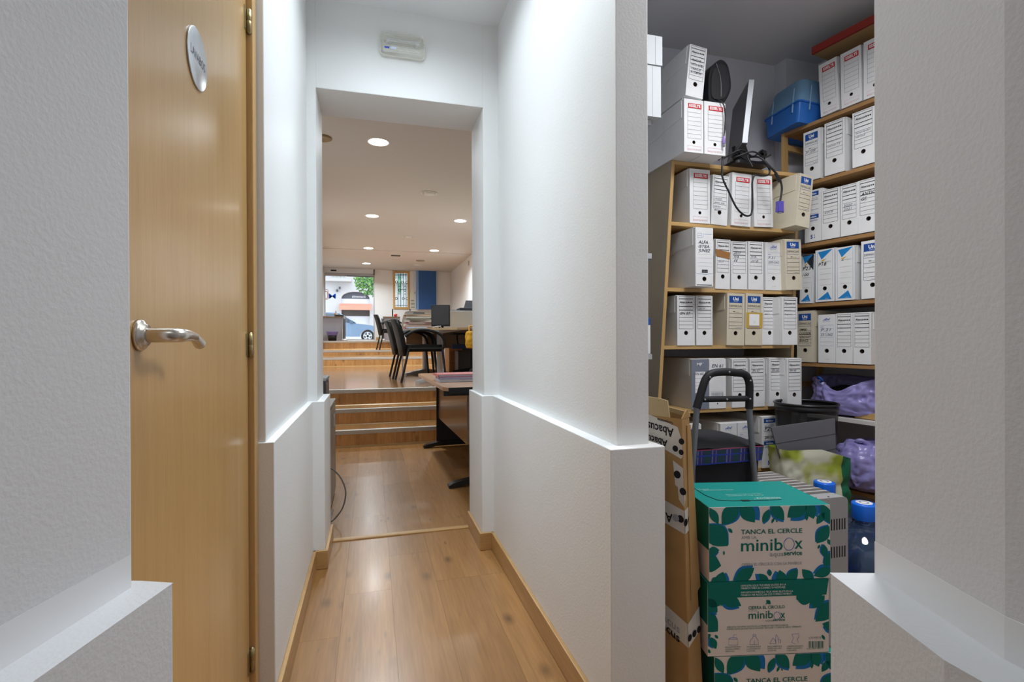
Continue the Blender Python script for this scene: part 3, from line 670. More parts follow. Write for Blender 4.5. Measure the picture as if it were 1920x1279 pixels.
# right shelving, turned about eleven degrees
RD = Vector((-.19, .982, 0)); RN = Vector((.982, .19, 0)); RK = 1.045
def RP(s, off, z):
    p = Vector((2.27, 2.0, z))+RD*s+RN*off
    return EYE+(p-EYE)*RK
RZ = math.atan2(-.982, .19)
base = RP(.336, 0, .0); base.z = 0
rs = thing('shelving_unit', 'brown wooden shelving along the right storeroom wall full of white boxes', 'shelf', base, RZ)
LEN, DEP = .78*RK, .35*RK
zr = lambda z: EYE.z+(z-EYE.z)*RK
for z in (2.192, 1.881, 1.555, 1.236, .920, .650, .30):
    b = MB(); b.box(.018, LEN, .004, DEP, zr(z)-.020, zr(z)-.001); b.build('shelf_board', [DARKSHELF if z > .7 else mat('white_melamine', (.66, .64, .60), .5) if z > .6 else DARKSHELF], rs)
for y0 in (.004, DEP-.04):
    b = MB(); b.box(0, .018, y0, y0+.036, 0, zr(2.190)); b.build('post', [SHELFZ], rs)
    b = MB(); b.box(LEN, LEN+.018, y0, y0+.036, 0, zr(2.190)); b.build('post', [SHELFZ], rs)
for z in (2.13, 1.5, .8):
    b = MB(); b.box(.001, .017, .036, DEP-.04, zr(z)-.03, zr(z)); b.build('side_rail', [SHELFZ], rs)
def rbox(s, z, w, h, kind, label, off=0, lean=0, **k):
    return abox(RP(s, off, z), w*RK, h*RK, kind, label, GR, lean=lean, rz=RZ, **k)
rbox(.110, 2.196, .092, .272, 'redband', 'white red-banded archive box beside the blue tub, first on the topmost right shelf', lean=-.045)
rbox(.006, 2.196, .096, .273, 'redband', 'white red-banded archive box half shaded under the red-edged board, second on the topmost right shelf', lean=-.02)
rbox(-.098, 2.196, .098, .276, 'redband', 'white red-banded archive box cut by the wall edge on the topmost right shelf')
rbox(.204, 1.884, .090, .262, 'defini', 'white archive box with blue band on the right shelving below the blue tub', body=CARDW, hand=(('P.28', .56, .022),), pen=PENCIL)
rbox(.0915, 1.884, .100, .268, 'lines', 'white ruled archive box standing alone in the middle of the second right shelf', hand=(('Recibos banco', .62, .012), ('varios 15', .53, .012)), pen=PENCIL)
rbox(-.046, 1.884, .100, .267, 'lines', 'white ruled archive box at the wall edge on the second right shelf', hand=(('Escolar diputació', .60, .012), ('varios', .53, .012)), pen=PENCIL)
rbox(.198, 1.558, .088, .272, 'archivo', 'white archive box with blue bands, left end of the third right shelf')
rbox(.107, 1.558, .091, .254, 'lines', 'white archive box marked 2019', hand=(('2019', .52, .019),), pen=PENCIL)
rbox(.010, 1.558, .081, .253, 'lines', 'white archive box marked 2020 and 2021 on two lines', hand=(('2020 -', .57, .019), ('2021', .50, .017)), pen=PENCIL)
rbox(-.0715, 1.558, .095, .255, 'lines', 'white archive box with bold writing at the wall edge on the third right shelf', hand=(('ANTIC', .70, .024), ('GE', .61, .022)), pen=INK)
rbox(.2285, 1.239, .070, .258, 'triangle', 'crumpled archive box with blue triangles, left end of the fourth right shelf', lean=.04, hand=(('P23', .68, .026), ('100', .56, .020)), pen=INK)
rbox(.140, 1.239, .097, .270, 'triangle', 'archive box with light blue triangles and P18 written on it', hand=(('P18', .69, .024),), pen=INK)
rbox(.037, 1.239, .092, .266, 'triangle', 'archive box with blue triangles and no writing on the fourth right shelf')
rbox(-.086, 1.239, .100, .277, 'defini', 'white archive box with blue band at the wall edge on the fourth right shelf', body=CARDW)
rbox(.243, .923, .091, .272, 'defini', 'cream archive box with several handwritten lines on the fifth right shelf', hand=(('IMÀS', .62, .017), ('DOSSIER', .54, .018), ('RENOVAT', .47, .018), ('BANCS', .40, .017)), pen=INK)
rbox(.126, .923, .088, .247, 'scribble', 'white archive box with scribble logo and a torn finger hole on the fifth right shelf', hand=(('P.31', .66, .022), ('331-362', .565, .018)), pen=PENCIL)
rbox(.036, .923, .081, .250, 'lines', 'white ruled archive box right of the torn one on the fifth right shelf', hand=(('Albarans', .70, .010), ('2014', .62, .010)), pen=PENCIL)
rbox(-.048, .923, .081, .250, 'lines', 'white ruled archive box at the wall edge on the fifth right shelf', hand=(('Albarans', .70, .010), ('2015', .62, .010)), pen=PENCIL)

# red-edged board above the right shelving
p = RP(.158, 0, 2.546)
wb = thing('wall_shelf', 'red-edged wooden board fixed high above the right shelving', 'shelf', p, RZ)
b = MB(); b.box(0, .42, .012, .386, 0, .036); b.build('board', [wood('pine_board', (.50, .33, .16), (.42, .26, .11), 'X', 1, 18, .5)], wb)
b = MB(); b.box(-.001, .42, 0, .012, -.001, .038); b.build('red_edging', [mat('brick_red_edging', (.30, .028, .02), .5)], wb)['label'] = 'brick red front edging'
b = MB(); b.box(.10, .42, .17, .20, -.028, 0); b.box(.10, .13, .20, .34, -.028, 0); b.build('batten', [wood('pine_board', 0, 0)], wb)

# ------------------------------------------------------------------ things on and around the storeroom shelves
# metal rack behind the corridor wall, mostly hidden
rk = thing('metal_rack', 'grey metal rack behind the corridor wall, only its shelf ends showing', 'rack', (.95, 1.92, 0))
for z in (.60, .985, 1.415, 1.985):
    b = MB(); b.box(-.20, .205, .01, .50, z-.022, z); b.build('rack_shelf', [GREYM], rk)
    if abs(z-1.415) < .01:
        b = MB(); b.ext([(0, 0), (.055, 0), (0, -.055)], (.150, .012, z-.022), X, Z, Y*.003); b.build('bracket', [DARKG], rk)
for x in (-.20, .17):
    b = MB(); b.box(x, x+.03, .47, .50, 0, 2.0); b.build('upright', [GREYM], rk)
b = MB(); b.box(-.20, -.17, .01, .04, 0, 2.0); b.build('upright', [GREYM], rk)
STACKW = mat('dull_white_bundle', (.52, .54, .555), .8)
b = MB(); b.box(0, .28, 0, .30, 0, .215); 
for k in range(6): b.box(.015+k*.045, .018+k*.045, -.0012, 0, .004, .21)
o = b.build('paper_stack', [STACKW], None, (.903, 1.90, 1.9865)); tag(o, 'lower white bundle standing edgewise beside the corridor wall corner, high up', 'paper stack', 'white bundles on the metal rack')
b = MB(); b.box(0, .285, 0, .30, 0, .122)
for k in range(7): b.box(.012+k*.04, .016+k*.04, -.0016, 0, .003, .118)
o = b.build('paper_stack', [STACKW], None, (.902, 1.895, 2.203)); tag(o, 'upper white bundle with ribbed edges beside the corridor wall corner, near the ceiling', 'paper stack', 'white bundles on the metal rack')
b = MB(); b.box(0, .04, 0, .28, 0, .152); b.box(0, .0402, -.0008, .02, .122, .153, 1); o = b.build('ring_binder', [CARDW, NAVY], None, (1.099, 1.915, .986), bevel=.002); tag(o, 'white binder with a blue top edge just past the corridor wall', 'binder')

# black device lying on the red-banded boxes, with its hanging cable
sp = thing('black_device', 'rounded black plastic device leaning against the tilted archive box near the ceiling', 'device', (1.645, 2.135, 2.2085))
pts = [(1.600, 2.210), (1.592, 2.30), (1.602, 2.365), (1.625, 2.400), (1.662, 2.424), (1.695, 2.412), (1.712, 2.375), (1.722, 2.305), (1.708, 2.255), (1.672, 2.210)]
loop = [(p.x, p.y) for p in spline([(x-1.645, z-2.2085, 0) for x, z in pts], 4, closed=True)]
b = MB(); b.ext(loop, (0, 0, 0), X, Z, Y*.17); b.build('shell', [BLACKP], sp, bevel=.016, segs=4)
c0 = Vector((.018, .105)); inn = [tuple(c0+(Vector(p)-c0)*.80) for p in loop]
b = MB(); b.ext(inn, (0, -.004, 0), X, Z, Y*.01); b.build('rear_cover', [BLACKM], sp, bevel=.003)
b = MB(); b.tube(spline([(-.012, -.005, .19), (.012, -.006, .12), (.014, -.006, .03)], 5), .0018, 6); b.build('seam', [mat('gloss_edge', (.10, .10, .11), .2)], sp)
b = MB(); b.tube(spline([(1.638, 2.13, 2.225), (1.655, 2.108, 2.195), (1.666, 2.108, 2.144), (1.664, 2.108, 2.08), (1.660, 2.110, 2.035)], 5), .0032, 8)
b.lathe([(0, 0), (.005, .001), (.0062, .006), (.0062, .026), (.0045, .032), (.0032, .040)], (1.660, 2.110, 1.998), 12, 1); b.lathe([(0, -.012), (.0045, -.012), (.0045, 0)], (1.660, 2.110, 1.998), 12, 2)
o = b.build('device_cable', [CORD, mat('lilac_plug', (.27, .17, .50), .5), SILVER]); tag(o, 'thin dark cable with a lilac plug hanging over the red-banded box', 'cable')

# flat monitor standing edgewise on the bookcase
mo = thing('flat_monitor', 'silver-edged flat monitor standing side-on on top of the bookcase', 'monitor', (1.95, 2.33, 1.9485))
nb, ft, fb, ntp = Vector((1.861, 2.2, 2.057)), Vector((2.047, 2.5, 2.385)), Vector((2.005, 2.5, 2.055)), Vector((1.905, 2.2, 2.394))
org = Vector((1.95, 2.33, 1.9485))
nx = (ft-ntp).cross(nb-ntp).normalized()
if nx.x > 0: nx = -nx
def slab(q, a, c, m, inset=0):
    cen = (nb+ft+fb+ntp)/4
    pts = [p+(cen-p).normalized()*inset for p in (nb, fb, ft, ntp)]
    q.prism([p-org+nx*a for p in pts], [p-org+nx*c for p in pts], m)
b = MB(); slab(b, -.010, .016, 0); b.build('casing', [SILVER], mo, bevel=.004)
b = MB(); slab(b, .0165, .0172, 0, .018); b.build('screen', [SCREEN], mo)
b = MB(); slab(b, -.028, -.010, 0, .09); b.build('rear_housing', [BLACKM], mo, bevel=.005)
b = MB(); m0 = (nb+fb)/2-org; b.prism([Vector((-.03, -.03, .0))+v for v in (Vector((0, 0, 0)), Vector((.09, 0, 0)), Vector((.09, .06, 0)), Vector((0, .06, 0)))], [m0+Vector((-.012, -.03, .05)), m0+Vector((.035, -.03, .05)), m0+Vector((.035, .03, .05)), m0+Vector((-.012, .03, .05))]); b.build('neck', [BLACKM], mo, bevel=.006)
b = MB(); b.ext(rrect(-.16, .05, -.15, .10, .03), (0, 0, 0), X, Y, Z*.014); b.build('stand_base', [BLACKP], mo, bevel=.004)

# tangle of cables at the monitor foot
b = MB(); zt = 1.968
b.tube(spline([(1.73, 2.20, zt), (1.80, 2.16, zt+.035), (1.88, 2.17, zt+.012), (1.95, 2.18, zt+.055), (1.98, 2.21, zt+.01), (1.90, 2.24, zt+.02), (1.82, 2.23, zt+.045), (1.78, 2.19, zt+.004), (1.86, 2.15, zt+.028), (1.93, 2.15, zt+.006), (1.99, 2.17, zt+.03)], 6), .0042, 7)
b.tube(spline([(1.85, 2.22, zt+.06), (1.84, 2.16, zt+.02), (1.832, 2.15, zt-.005), (1.838, 2.14, zt-.03), (1.845, 2.132, zt-.055)], 5), .0035, 7)
o = b.build('cable_tangle', [CORD]); tag(o, 'tangle of black cables heaped at the foot of the silver monitor', 'cable')
b = MB()
b.tube(spline([(1.70, 2.20, 1.957), (1.675, 2.14, 1.945), (1.664, 2.128, 1.85), (1.699, 2.125, 1.774), (1.745, 2.125, 1.698), (1.792, 2.125, 1.664), (1.827, 2.125, 1.668), (1.838, 2.125, 1.704), (1.838, 2.125, 1.775), (1.838, 2.125, 1.835), (1.850, 2.12, 1.866), (1.89, 2.118, 1.866), (1.932, 2.12, 1.876), (1.945, 2.13, 1.91), (1.945, 2.17, 1.962)], 6), .0046, 8)
o = b.build('power_cable', [CORD]); tag(o, 'black cable hanging in a long loop over two red-banded boxes', 'cable')
b = MB(); b.tube(spline([(1.88, 2.19, 1.985), (1.90, 2.14, 1.965), (1.94, 2.115, 1.912), (1.978, 2.11, 1.872), (2.001, 2.11, 1.83), (2.002, 2.11, 1.79), (1.992, 2.11, 1.742)], 6), .0050, 8)
b.tube([(1.966, 2.112, 1.884), (1.992, 2.11, 1.842)], .0085, 8); b.box(1.975, 2.006, 2.10, 2.12, 1.690, 1.742, 1); b.box(1.980, 2.001, 2.104, 2.116, 1.682, 1.690, 2)
for x in (1.972, 2.007): b.box(x-.004, x+.004, 2.106, 2.114, 1.686, 1.712, 1)
o = b.build('video_cable', [CORD, VGA, SILVER]); tag(o, 'black cable ending in a violet connector over the bookcase edge', 'cable')
b = MB(); b.lathe([(0, 0), (.016, .002), (.019, .010), (.019, .026), (.012, .034), (.006, .05)], (0, 0, 0), 14)
for a in (-.007, .007): b.tube([(a, 0, 0), (a, 0, -.018)], .0024, 6, 1)
o = b.build('mains_plug', [BLACKP, SILVER], None, (1.975, 2.2, 2.012), (.5, -1.9, .2)); tag(o, 'black mains plug lying on the cable tangle beside the monitor', 'plug')

# blue translucent tub on the top shelf
tub = thing('storage_tub', 'translucent blue plastic tub with a paler lid overhanging the end of the top right shelf', 'tub', (2.272, 2.278, 2.2475), math.radians(-3), rot=(0, math.radians(6), math.radians(-3)))
def shell(q, w, d, z0, z1, t, grow, m=0):
    lo = rrect(0, w, 0, d, .02, 4); hi = rrect(-grow, w+grow, -grow, d+grow, .02, 4); n = len(lo)
    inn = lambda P, k: [(x+(w/2-x)/(w/2)*k if True else x, y+(d/2-y)/(d/2)*k) for x, y in P]
    rings = [[(x, y, z0) for x, y in lo], [(x, y, z1) for x, y in hi], [(x, y, z1) for x, y in inn(hi, t)], [(x, y, z0+t) for x, y in inn(lo, t)]]
    for a, c in zip(rings[:-1], rings[1:]): q.add(a+c, [(i, (i+1) % n, n+(i+1) % n, n+i) for i in range(n)], m, True)
    q.add(rings[0], [tuple(reversed(range(n)))], m); q.add(rings[3], [tuple(range(n))], m)
b = MB(); shell(b, .30, .25, 0, .115, .004, .012); b.ext(rrect(-.018, .318, -.018, .268, .02), (0, 0, .108), X, Y, Z*.008); b.build('tub_body', [BLUETUB], tub)
b = MB(); hi = rrect(-.014, .314, -.014, .264, .03, 4); lo = rrect(.006, .294, .006, .244, .05, 4); n = len(hi)
b.prism([(x, y, .117) for x, y in hi], [(x, y, .25) for x, y in lo], 0, True); b.build('lid', [TUBLID], tub)
for y in (.03, .19):
    b = MB(); b.box(-.018, -.010, y, y+.007, .06, .20); b.build('clip', [mat('clear_clip', (.26, .42, .60), .25)], tub, bevel=.003)
for x in (.05, .22):
    b = MB(); b.box(x, x+.007, -.020, -.011, .07, .21); b.build('clip', [mat('clear_clip', 0)], tub, bevel=.003)
o = MB().box(.05, .26, .03, .22, .01, .09).build('paper_stack', [mat('dark_contents', (.06, .08, .10), .7)], None, (2.285, 2.285, 2.2575), (0, math.radians(6), 0), bevel=.01); tag(o, 'dark contents showing through the blue tub', 'contents')

# crumpled bags
def crumple(profile, n, cfun, amp, freq, seed, up=Z, sub=4):
    """rings of (radius factor, height); cfun(a, rf, h) -> point; sharp folds pushed along the outward direction"""
    vs_ = []; fs_ = []; pr = []
    for (r0, h0), (r1, h1) in zip(profile[:-1], profile[1:]):
        for k in range(sub): pr.append((r0+(r1-r0)*k/sub, h0+(h1-h0)*k/sub))
    pr.append(profile[-1]); o = Vector((seed*7.1, seed*3.3, seed))
    rid = lambda q: 1-abs(noise.noise(q))*2.6
    for (rf, h) in pr:
        for j in range(n):
            p, out = cfun(2*PI*j/n, rf, h)
            q = p*freq+o; w = Vector((noise.noise(q*.7), noise.noise(q*.7+o), noise.noise(q*.7-o)))*.8
            d = .55*rid(q+w)+.38*rid(q*2.1+w*1.5)+.18*rid(q*4.3)
            vs_.append(p+out*(d*amp))
    for i in range(len(pr)-1):
        fs_ += [(i*n+j, i*n+(j+1) % n, (i+1)*n+(j+1) % n, (i+1)*n+j) for j in range(n)]
    return vs_, fs_
def superell(a, ex): c, s = math.cos(a), math.sin(a); return math.copysign(abs(c)**ex, c), math.copysign(abs(s)**ex, s)
# grocery bag: white and lime, dark green gusset on the right
gb = thing('carrier_bag', 'crumpled plastic bag printed white, lime and dark green behind the water bottles', 'bag', (1.950, 1.880, 0), math.radians(-6))
def bagpt(a, rf, h):
    x, y = superell(a, .45); lean = .015*(h/.55)
    return Vector((x*.170*rf, y*.062*rf+lean, h-.055*(x > 0)*x*(h/.55)-.0*x)), Vector((x*.3, y, 0)).normalized()
prof = [(.86+.14*min(1, i/4)+(.0 if i < 14 else (i-14)*.006), .55*i/20) for i in range(21)]
vv, ff = crumple(prof, 96, bagpt, .013, 9, 2, sub=2)
b = MB(); b.add(vv, [tuple(range(95, -1, -1))], 0)
for f in ff:
    xm = sum(vv[i].x for i in f)/4; b_m = 1 if xm > .105 else 0
    b.add([vv[i] for i in f], [(0, 1, 2, 3)], b_m, True)
def limebag():
    m, t, p = nt('lime_and_white_bag_print'); N = t.nodes.new; L = t.links.new
    tc = N('ShaderNodeTexCoord'); n = N('ShaderNodeTexNoise'); n.inputs['Scale'].default_value = 9; n.inputs['Detail'].default_value = 1.5; L(tc.outputs['Object'], n.inputs['Vector'])
    r = N('ShaderNodeValToRGB'); e = r.color_ramp.elements; e[0].position = .40; e[0].color = (.30, .36, .03, 1); e[1].position = .56; e[1].color = (.64, .64, .50, 1)
    k = e.new(.47); k.color = (.46, .48, .17, 1)
    L(n.outputs['Fac'], r.inputs[0]); L(r.outputs[0], p.inputs['Base Color']); p.inputs['Roughness'].default_value = .38
    return m
me_bag = b.build('bag_film', [limebag(), BAGGREEN], gb)
bm = bmesh.new(); bm.from_mesh(me_bag.data); bmesh.ops.remove_doubles(bm, verts=bm.verts, dist=1e-5); bm.to_mesh(me_bag.data); bm.free()
# lilac bag filling the shelf under the cream box
lb = thing('refuse_bag', 'open lilac plastic bag with black contents on the shelf under the cream archive box', 'bag', RP(.04, .17, .652), RZ)
def lbp(a, rf, h):
    x, y = superell(a, .7)
    dip = -.075*math.exp(-((x+.05)/.55)**2)*(1 if y < 0 else .15)*max(0, (h-.05)/.16)
    return Vector((x*.185*rf, y*.15*rf, max(.004, h+dip))), Vector((x, y, .3)).normalized()
vv, ff = crumple([(.80, .004), (.93, .02), (1, .05), (1.0, .08), (.99, .11), (.98, .14), (.97, .17), (.96, .19), (.93, .205), (.86, .20), (.80, .17), (.76, .13)], 150, lbp, .022, 11, 5)
b = MB(); b.add(vv, ff, 0, True); b.build('bag_film', [LILAC], lb)
b = MB(); vv, ff = crumple([(.02, .155), (.4, .15), (.7, .13), (.74, .06), (.5, .02), (.02, .02)], 24, lambda a, rf, h: (Vector((math.cos(a)*.18*rf, math.sin(a)*.145*rf, h)), Vector((math.cos(a), math.sin(a), .5)).normalized()), .01, 12, 8)
b.add(vv, ff, 0, True); b.build('contents', [DARKIN], lb)
b = MB(); b.tube(spline([(-.115, -.14, .195), (-.10, -.155, .20), (-.085, -.15, .185), (-.10, -.145, .175)], 4), .006, 7); b.build('tie_knot', [NAVY], lb)
# second lilac bag lower down
lb2 = thing('refuse_bag', 'bulging lilac plastic bag on the lowest right shelf beside the wall edge', 'bag', RP(-.075, .10, .302), RZ)
vv, ff = crumple([(.02, .004), (.6, .004), (.85, .025), (.98, .07), (1.0, .12), (.95, .17), (.82, .21), (.6, .235), (.3, .245), (.02, .25)], 150, lambda a, rf, h: (Vector((math.cos(a)*.135*rf, math.sin(a)*.15*rf-.02, h)), Vector((math.cos(a), math.sin(a), .5)).normalized()), .030, 10, 11)
b = MB(); b.add(vv, ff, 0, True); b.build('bag_film', [LILAC], lb2)
b = MB(); b.tube(spline([(-.02, -.10, .235), (.0, -.12, .26), (.02, -.11, .262), (.03, -.09, .24)], 4), .010, 7); b.build('tied_ears', [LILAC], lb2)
b = MB(); b.box(0, .115, 0, .22, 0, .030); o = b.build('timber_offcut', [SHELFW], None, RP(-.025, .05, .652), RZ, bevel=.002); tag(o, 'pale wooden board end lying on the white shelf beside the lilac bag', 'wood')

# black mesh bin with a grey tube in it
bn = thing('mesh_bin', 'tall black mesh waste bin behind the grey folder and the lime bag', 'bin', (2.115, 2.075, 0))
MESHB = None
def meshmat():
    m, t, p = nt('black_wire_mesh'); N = t.nodes.new; L = t.links.new
    p.inputs['Base Color'].default_value = (.012, .012, .013, 1); p.inputs['Roughness'].default_value = .4
    tr = N('ShaderNodeBsdfTransparent'); mx = N('ShaderNodeMixShader'); mx.inputs[0].default_value = .70
    L(tr.outputs[0], mx.inputs[1]); L(p.outputs[0], mx.inputs[2]); L(mx.outputs[0], t.nodes['Material Output'].inputs['Surface'])
    return m
b = MB(); b.lathe([(.100, .004), (.140, .69)], (0, 0, 0), 40); b.build('mesh_wall', [meshmat()], bn)
b = MB(); b.tube([(.142*math.cos(2*PI*i/40), .142*math.sin(2*PI*i/40), .722) for i in range(40)], .006, 8, closed=True); b.lathe([(.140, .688), (.143, .69), (.143, .722), (.140, .722)], (0, 0, 0), 40); b.build('rim', [BLACKP], bn)
b = MB(); b.lathe([(0, .0), (.100, .0), (.100, .012), (0, .012)], (0, 0, 0), 32); b.build('base', [BLACKP], bn)
b = MB(); b.tube([(2.10, 2.09, .02), (2.02, 2.00, .70)], .019, 12); o = b.build('cardboard_tube', [mat('pale_grey_tube', (.34, .34, .36), .6)]); tag(o, 'pale grey tube standing in the black mesh bin', 'tube')
# grey folder stuck in the lime bag
b = MB(); q = [Vector(p) for p in ((1.728, 1.884, .650), (2.085, 1.880, .674), (2.10, 1.884, .30), (1.85, 1.888, .30))]
b.prism(q, [p+Vector((0, .006, 0)) for p in q])
o = b.build('plastic_folder', [FOLDERG], None, None, None, bevel=.002); tag(o, 'grey plastic folder sticking up out of the lime and white bag', 'folder')
for k in (.34, .68):
    c = MB(); a = q[0].lerp(q[3], k*.62); d = q[1].lerp(q[2], k*.55); c.prism([a+Vector((0, -.0012, -.0012)), d+Vector((0, -.0012, -.0012)), d+Vector((0, .001, 0)), a+Vector((0, .001, 0))], [a+Vector((0, -.0012, .0012)), d+Vector((0, -.0012, .0012)), d+Vector((0, .001, .002)), a+Vector((0, .001, .002))])
    c.build('crease', [mat('folder_crease', (.08, .08, .09), .6)], o)

# oil radiator
rd = thing('oil_radiator', 'grey oil-filled radiator with slotted end panel behind the printed boxes', 'radiator', (1.415, 1.31, 0), math.radians(-2))
fp = rrect(-.085, .085, .065, .535, .026, 5)
fin = MB(); fin.ext(fp, (0, 0, 0), X, Z, Y*.009); me_fin = None
for k in range(9):
    y = .058+k*.031
    if me_fin is None: o = fin.build('fin', [RADG], rd, (0, y, 0), None, bevel=.004, segs=2); me_fin = o.data
    else: put('fin', me_fin, rd, (0, y, 0), None, .004, 2)
b = MB()
for z in (.11, .49): b.tube([(0, .05, z), (0, .32, z)], .02, 10)
b.build('oil_duct', [RADG], rd)
b = MB(); b.ext(rrect(-.087, .087, .05, .531, .018, 5), (0, 0, 0), X, Z, Y*.046); b.build('control_panel', [RADGD], rd, bevel=.006, segs=3)
for z0 in (.425, .335):
    for k in range(9):
        b = MB(); b.box(-.012+k*.0105, -.008+k*.0105, -.001, .004, z0, z0+.036); b.build('vent_slot', [mat('slot_dark', (.02, .02, .02), .8)], rd)
b = MB(); b.lathe([(0, 0), (.003, .0), (.003, .002), (0, .002)], (-.03, .01, .531), 8); b.lathe([(0, 0), (.003, .0), (.003, .002), (0, .002)], (.02, .01, .531), 8); b.build('indicator', [DARKG], rd)
for y in (.02, .27):
    b = MB(); b.box(-.10, .10, y, y+.02, .045, .066)
    for x in (-.09, .09): b.lathe([(0, -.012), (.022, -.012), (.022, .012), (0, .012)], (x, y+.01, .0225), 14, ax='x')
    b.build('castor_foot', [BLACKM], rd)

# two water bottles
def bottle(loc, label):
    t = thing('water_bottle', label, 'bottle', loc, 0, 'large blue water bottles')
    b = MB(); pr = [(0, .002), (.10, .0), (.122, .012)]
    for z in (.04, .10, .16, .22): pr += [(.124, z), (.118, z+.010), (.118, z+.018), (.124, z+.028)]
    pr += [(.124, .275), (.121, .30), (.105, .328), (.075, .352), (.048, .372), (.036, .392), (.034, .425), (.036, .43)]
    b.lathe(pr, (0, 0, 0), 36); b.build('bottle_body', [PET], t)
    b = MB(); b.lathe([(.0385, .408), (.0392, .412), (.0392, .458), (.0375, .463), (.030, .4645), (0, .4645)], (0, 0, 0), 32); b.build('cap', [BLUECAP], t)
    b = MB(); b.lathe([(.026, .4648), (.026, .4655), (0, .4655)], (0, 0, 0), 24); b.lathe([(.016, .4657), (.010, .4657)], (0, 0, 0), 20, 1); c = b.build('cap_sticker', [WHITEP, GREYP], t)
    return t
bottle((1.684, 1.402, 0), 'blue-capped water bottle nearest the right wall edge')
bottle((1.780, 1.655, 0), 'blue-capped water bottle further back behind the radiator')

# shopping trolley
tr = thing('shopping_trolley', 'shopping trolley with tartan-trimmed dark bag and black loop handle before the bookcase', 'trolley', (1.17, 1.5, 0))
P = lambda x, z, y=1.5: (x-1.17, y-1.5, z)
b = MB(); b.tube(spline([P(1.068, .812), P(1.085, .862), P(1.104, .910), P(1.130, .930), P(1.18, .934), P(1.232, .930), P(1.266, .922), P(1.282, .894), P(1.283, .85), P(1.282, .802)], 5), .0135, 12)
b.tube([P(1.083, .842), P(1.282, .838)], .0105, 10); b.build('handle', [BLACKM], tr)
for x, z in ((1.112, .918), (1.19, .934), (1.277, .902), (1.092, .842), (1.18, .840), (1.275, .838)):
    b = MB(); b.lathe([(0, -.0155), (.0032, -.0150), (.0032, -.012)], P(x, z), 8, ax='y'); b.build('screw', [SILVER], tr)
b = MB(); b.tube([P(1.069, .815), P(1.050, .60), P(1.045, .06)], .0105, 10); b.build('pole', [GREYT], tr)
b = MB(); b.tube([P(1.282, .806), P(1.303, .56), P(1.315, .06)], .0105, 10); b.build('pole', [GREYT], tr)
def bagm():
    m, t, p = nt('tartan_trim'); N = t.nodes.new; L = t.links.new
    tc = N('ShaderNodeTexCoord'); sx = N('ShaderNodeSeparateXYZ'); L(tc.outputs['Object'], sx.inputs[0])
    def band(sock, freq, ph, wd):
        a = N('ShaderNodeMath'); a.operation = 'MULTIPLY_ADD'; a.inputs[1].default_value = freq; a.inputs[2].default_value = ph; L(sock, a.inputs[0])
        f = N('ShaderNodeMath'); f.operation = 'FRACT'; L(a.outputs[0], f.inputs[0]); c = N('ShaderNodeMath'); c.operation = 'LESS_THAN'; c.inputs[1].default_value = wd; L(f.outputs[0], c.inputs[0]); return c.outputs[0]
    def mix(fac, c1, c2):
        x = N('ShaderNodeMix'); x.data_type = 'RGBA'; L(fac, x.inputs[0])
        if isinstance(c1, tuple): x.inputs[6].default_value = c1
        else: L(c1, x.inputs[6])
        x.inputs[7].default_value = c2; return x.outputs[2]
    c = mix(band(sx.outputs['X'], 17, .1, .45), (.035, .03, .22, 1), (.015, .06, .075, 1))
    c = mix(band(sx.outputs['X'], 17, .55, .07), c, (.16, .22, .26, 1)); c = mix(band(sx.outputs['X'], 17, .30, .06), c, (.12, .16, .14, 1))
    c = mix(band(sx.outputs['Z'], 17, .75, .07), c, (.24, .04, .09, 1)); c = mix(band(sx.outputs['Z'], 34, .2, .16), c, (.02, .05, .42, 1))
    L(c, p.inputs['Base Color']); p.inputs['Roughness'].default_value = .7
    return m
CLOTH = mat('dark_bag_cloth', (.010, .0105, .014), .75, bump=.3, bscale=60)
def ring(x0, x1, y0, y1, z, r=.025): return [(x, y, z) for x, y in rrect(x0, x1, y0, y1, r, 4)]
b = MB(); vv = []; ff = []; rr = [ring(-.105, .155, .03, .19, .06), ring(-.11, .162, .025, .20, .25), ring(-.112, .172, .022, .205, .45), ring(-.115, .182, .020, .21, .612)]
n = len(rr[0])
for k in range(3): b.add(rr[k]+rr[k+1], [(i, (i+1) % n, n+(i+1) % n, n+i) for i in range(n)], 0, True)
b.add(rr[0], [tuple(reversed(range(n)))], 0); b.build('bag', [CLOTH], tr)
b = MB(); b.prism(ring(-.120, .192, .014, .216, .612), ring(-.124, .197, .010, .220, .664), 0, True); b.build('tartan_band', [bagm()], tr)
b = MB(); G = 14; vs_ = []; fs_ = []
for i in range(G+1):
    for j in range(G+1):
        u, v = i/G, j/G; x = -.12+.313*u; y = .014+.202*v
        h = .664+.062*(math.sin(PI*v)**.7)*max(0, 1-u)**.55+.006*math.sin(9*u+5*v)
        vs_.append((x, y, h))
for i in range(G):
    for j in range(G): a = i*(G+1)+j; fs_.append((a, a+G+1, a+G+2, a+1))
b.add(vs_, fs_, 0, True); b.build('bag_lid', [CLOTH], tr)
for x in (-.125, .15):
    b = MB(); b.lathe([(.030, -.012), (.075, -.014), (.08, 0), (.075, .014), (.030, .012)], (x, .12, .08), 20, ax='x'); b.build('wheel', [BLACKM], tr)
b = MB(); b.tube([(-.125, .12, .08), (.15, .12, .08)], .006, 8); b.tube([(-.12, 0, .065), (.145, 0, .065)], .008, 8); b.tube([(-.10, .0, .065), (-.10, .12, .08)], .006, 8); b.build('axle', [GREYT], tr)

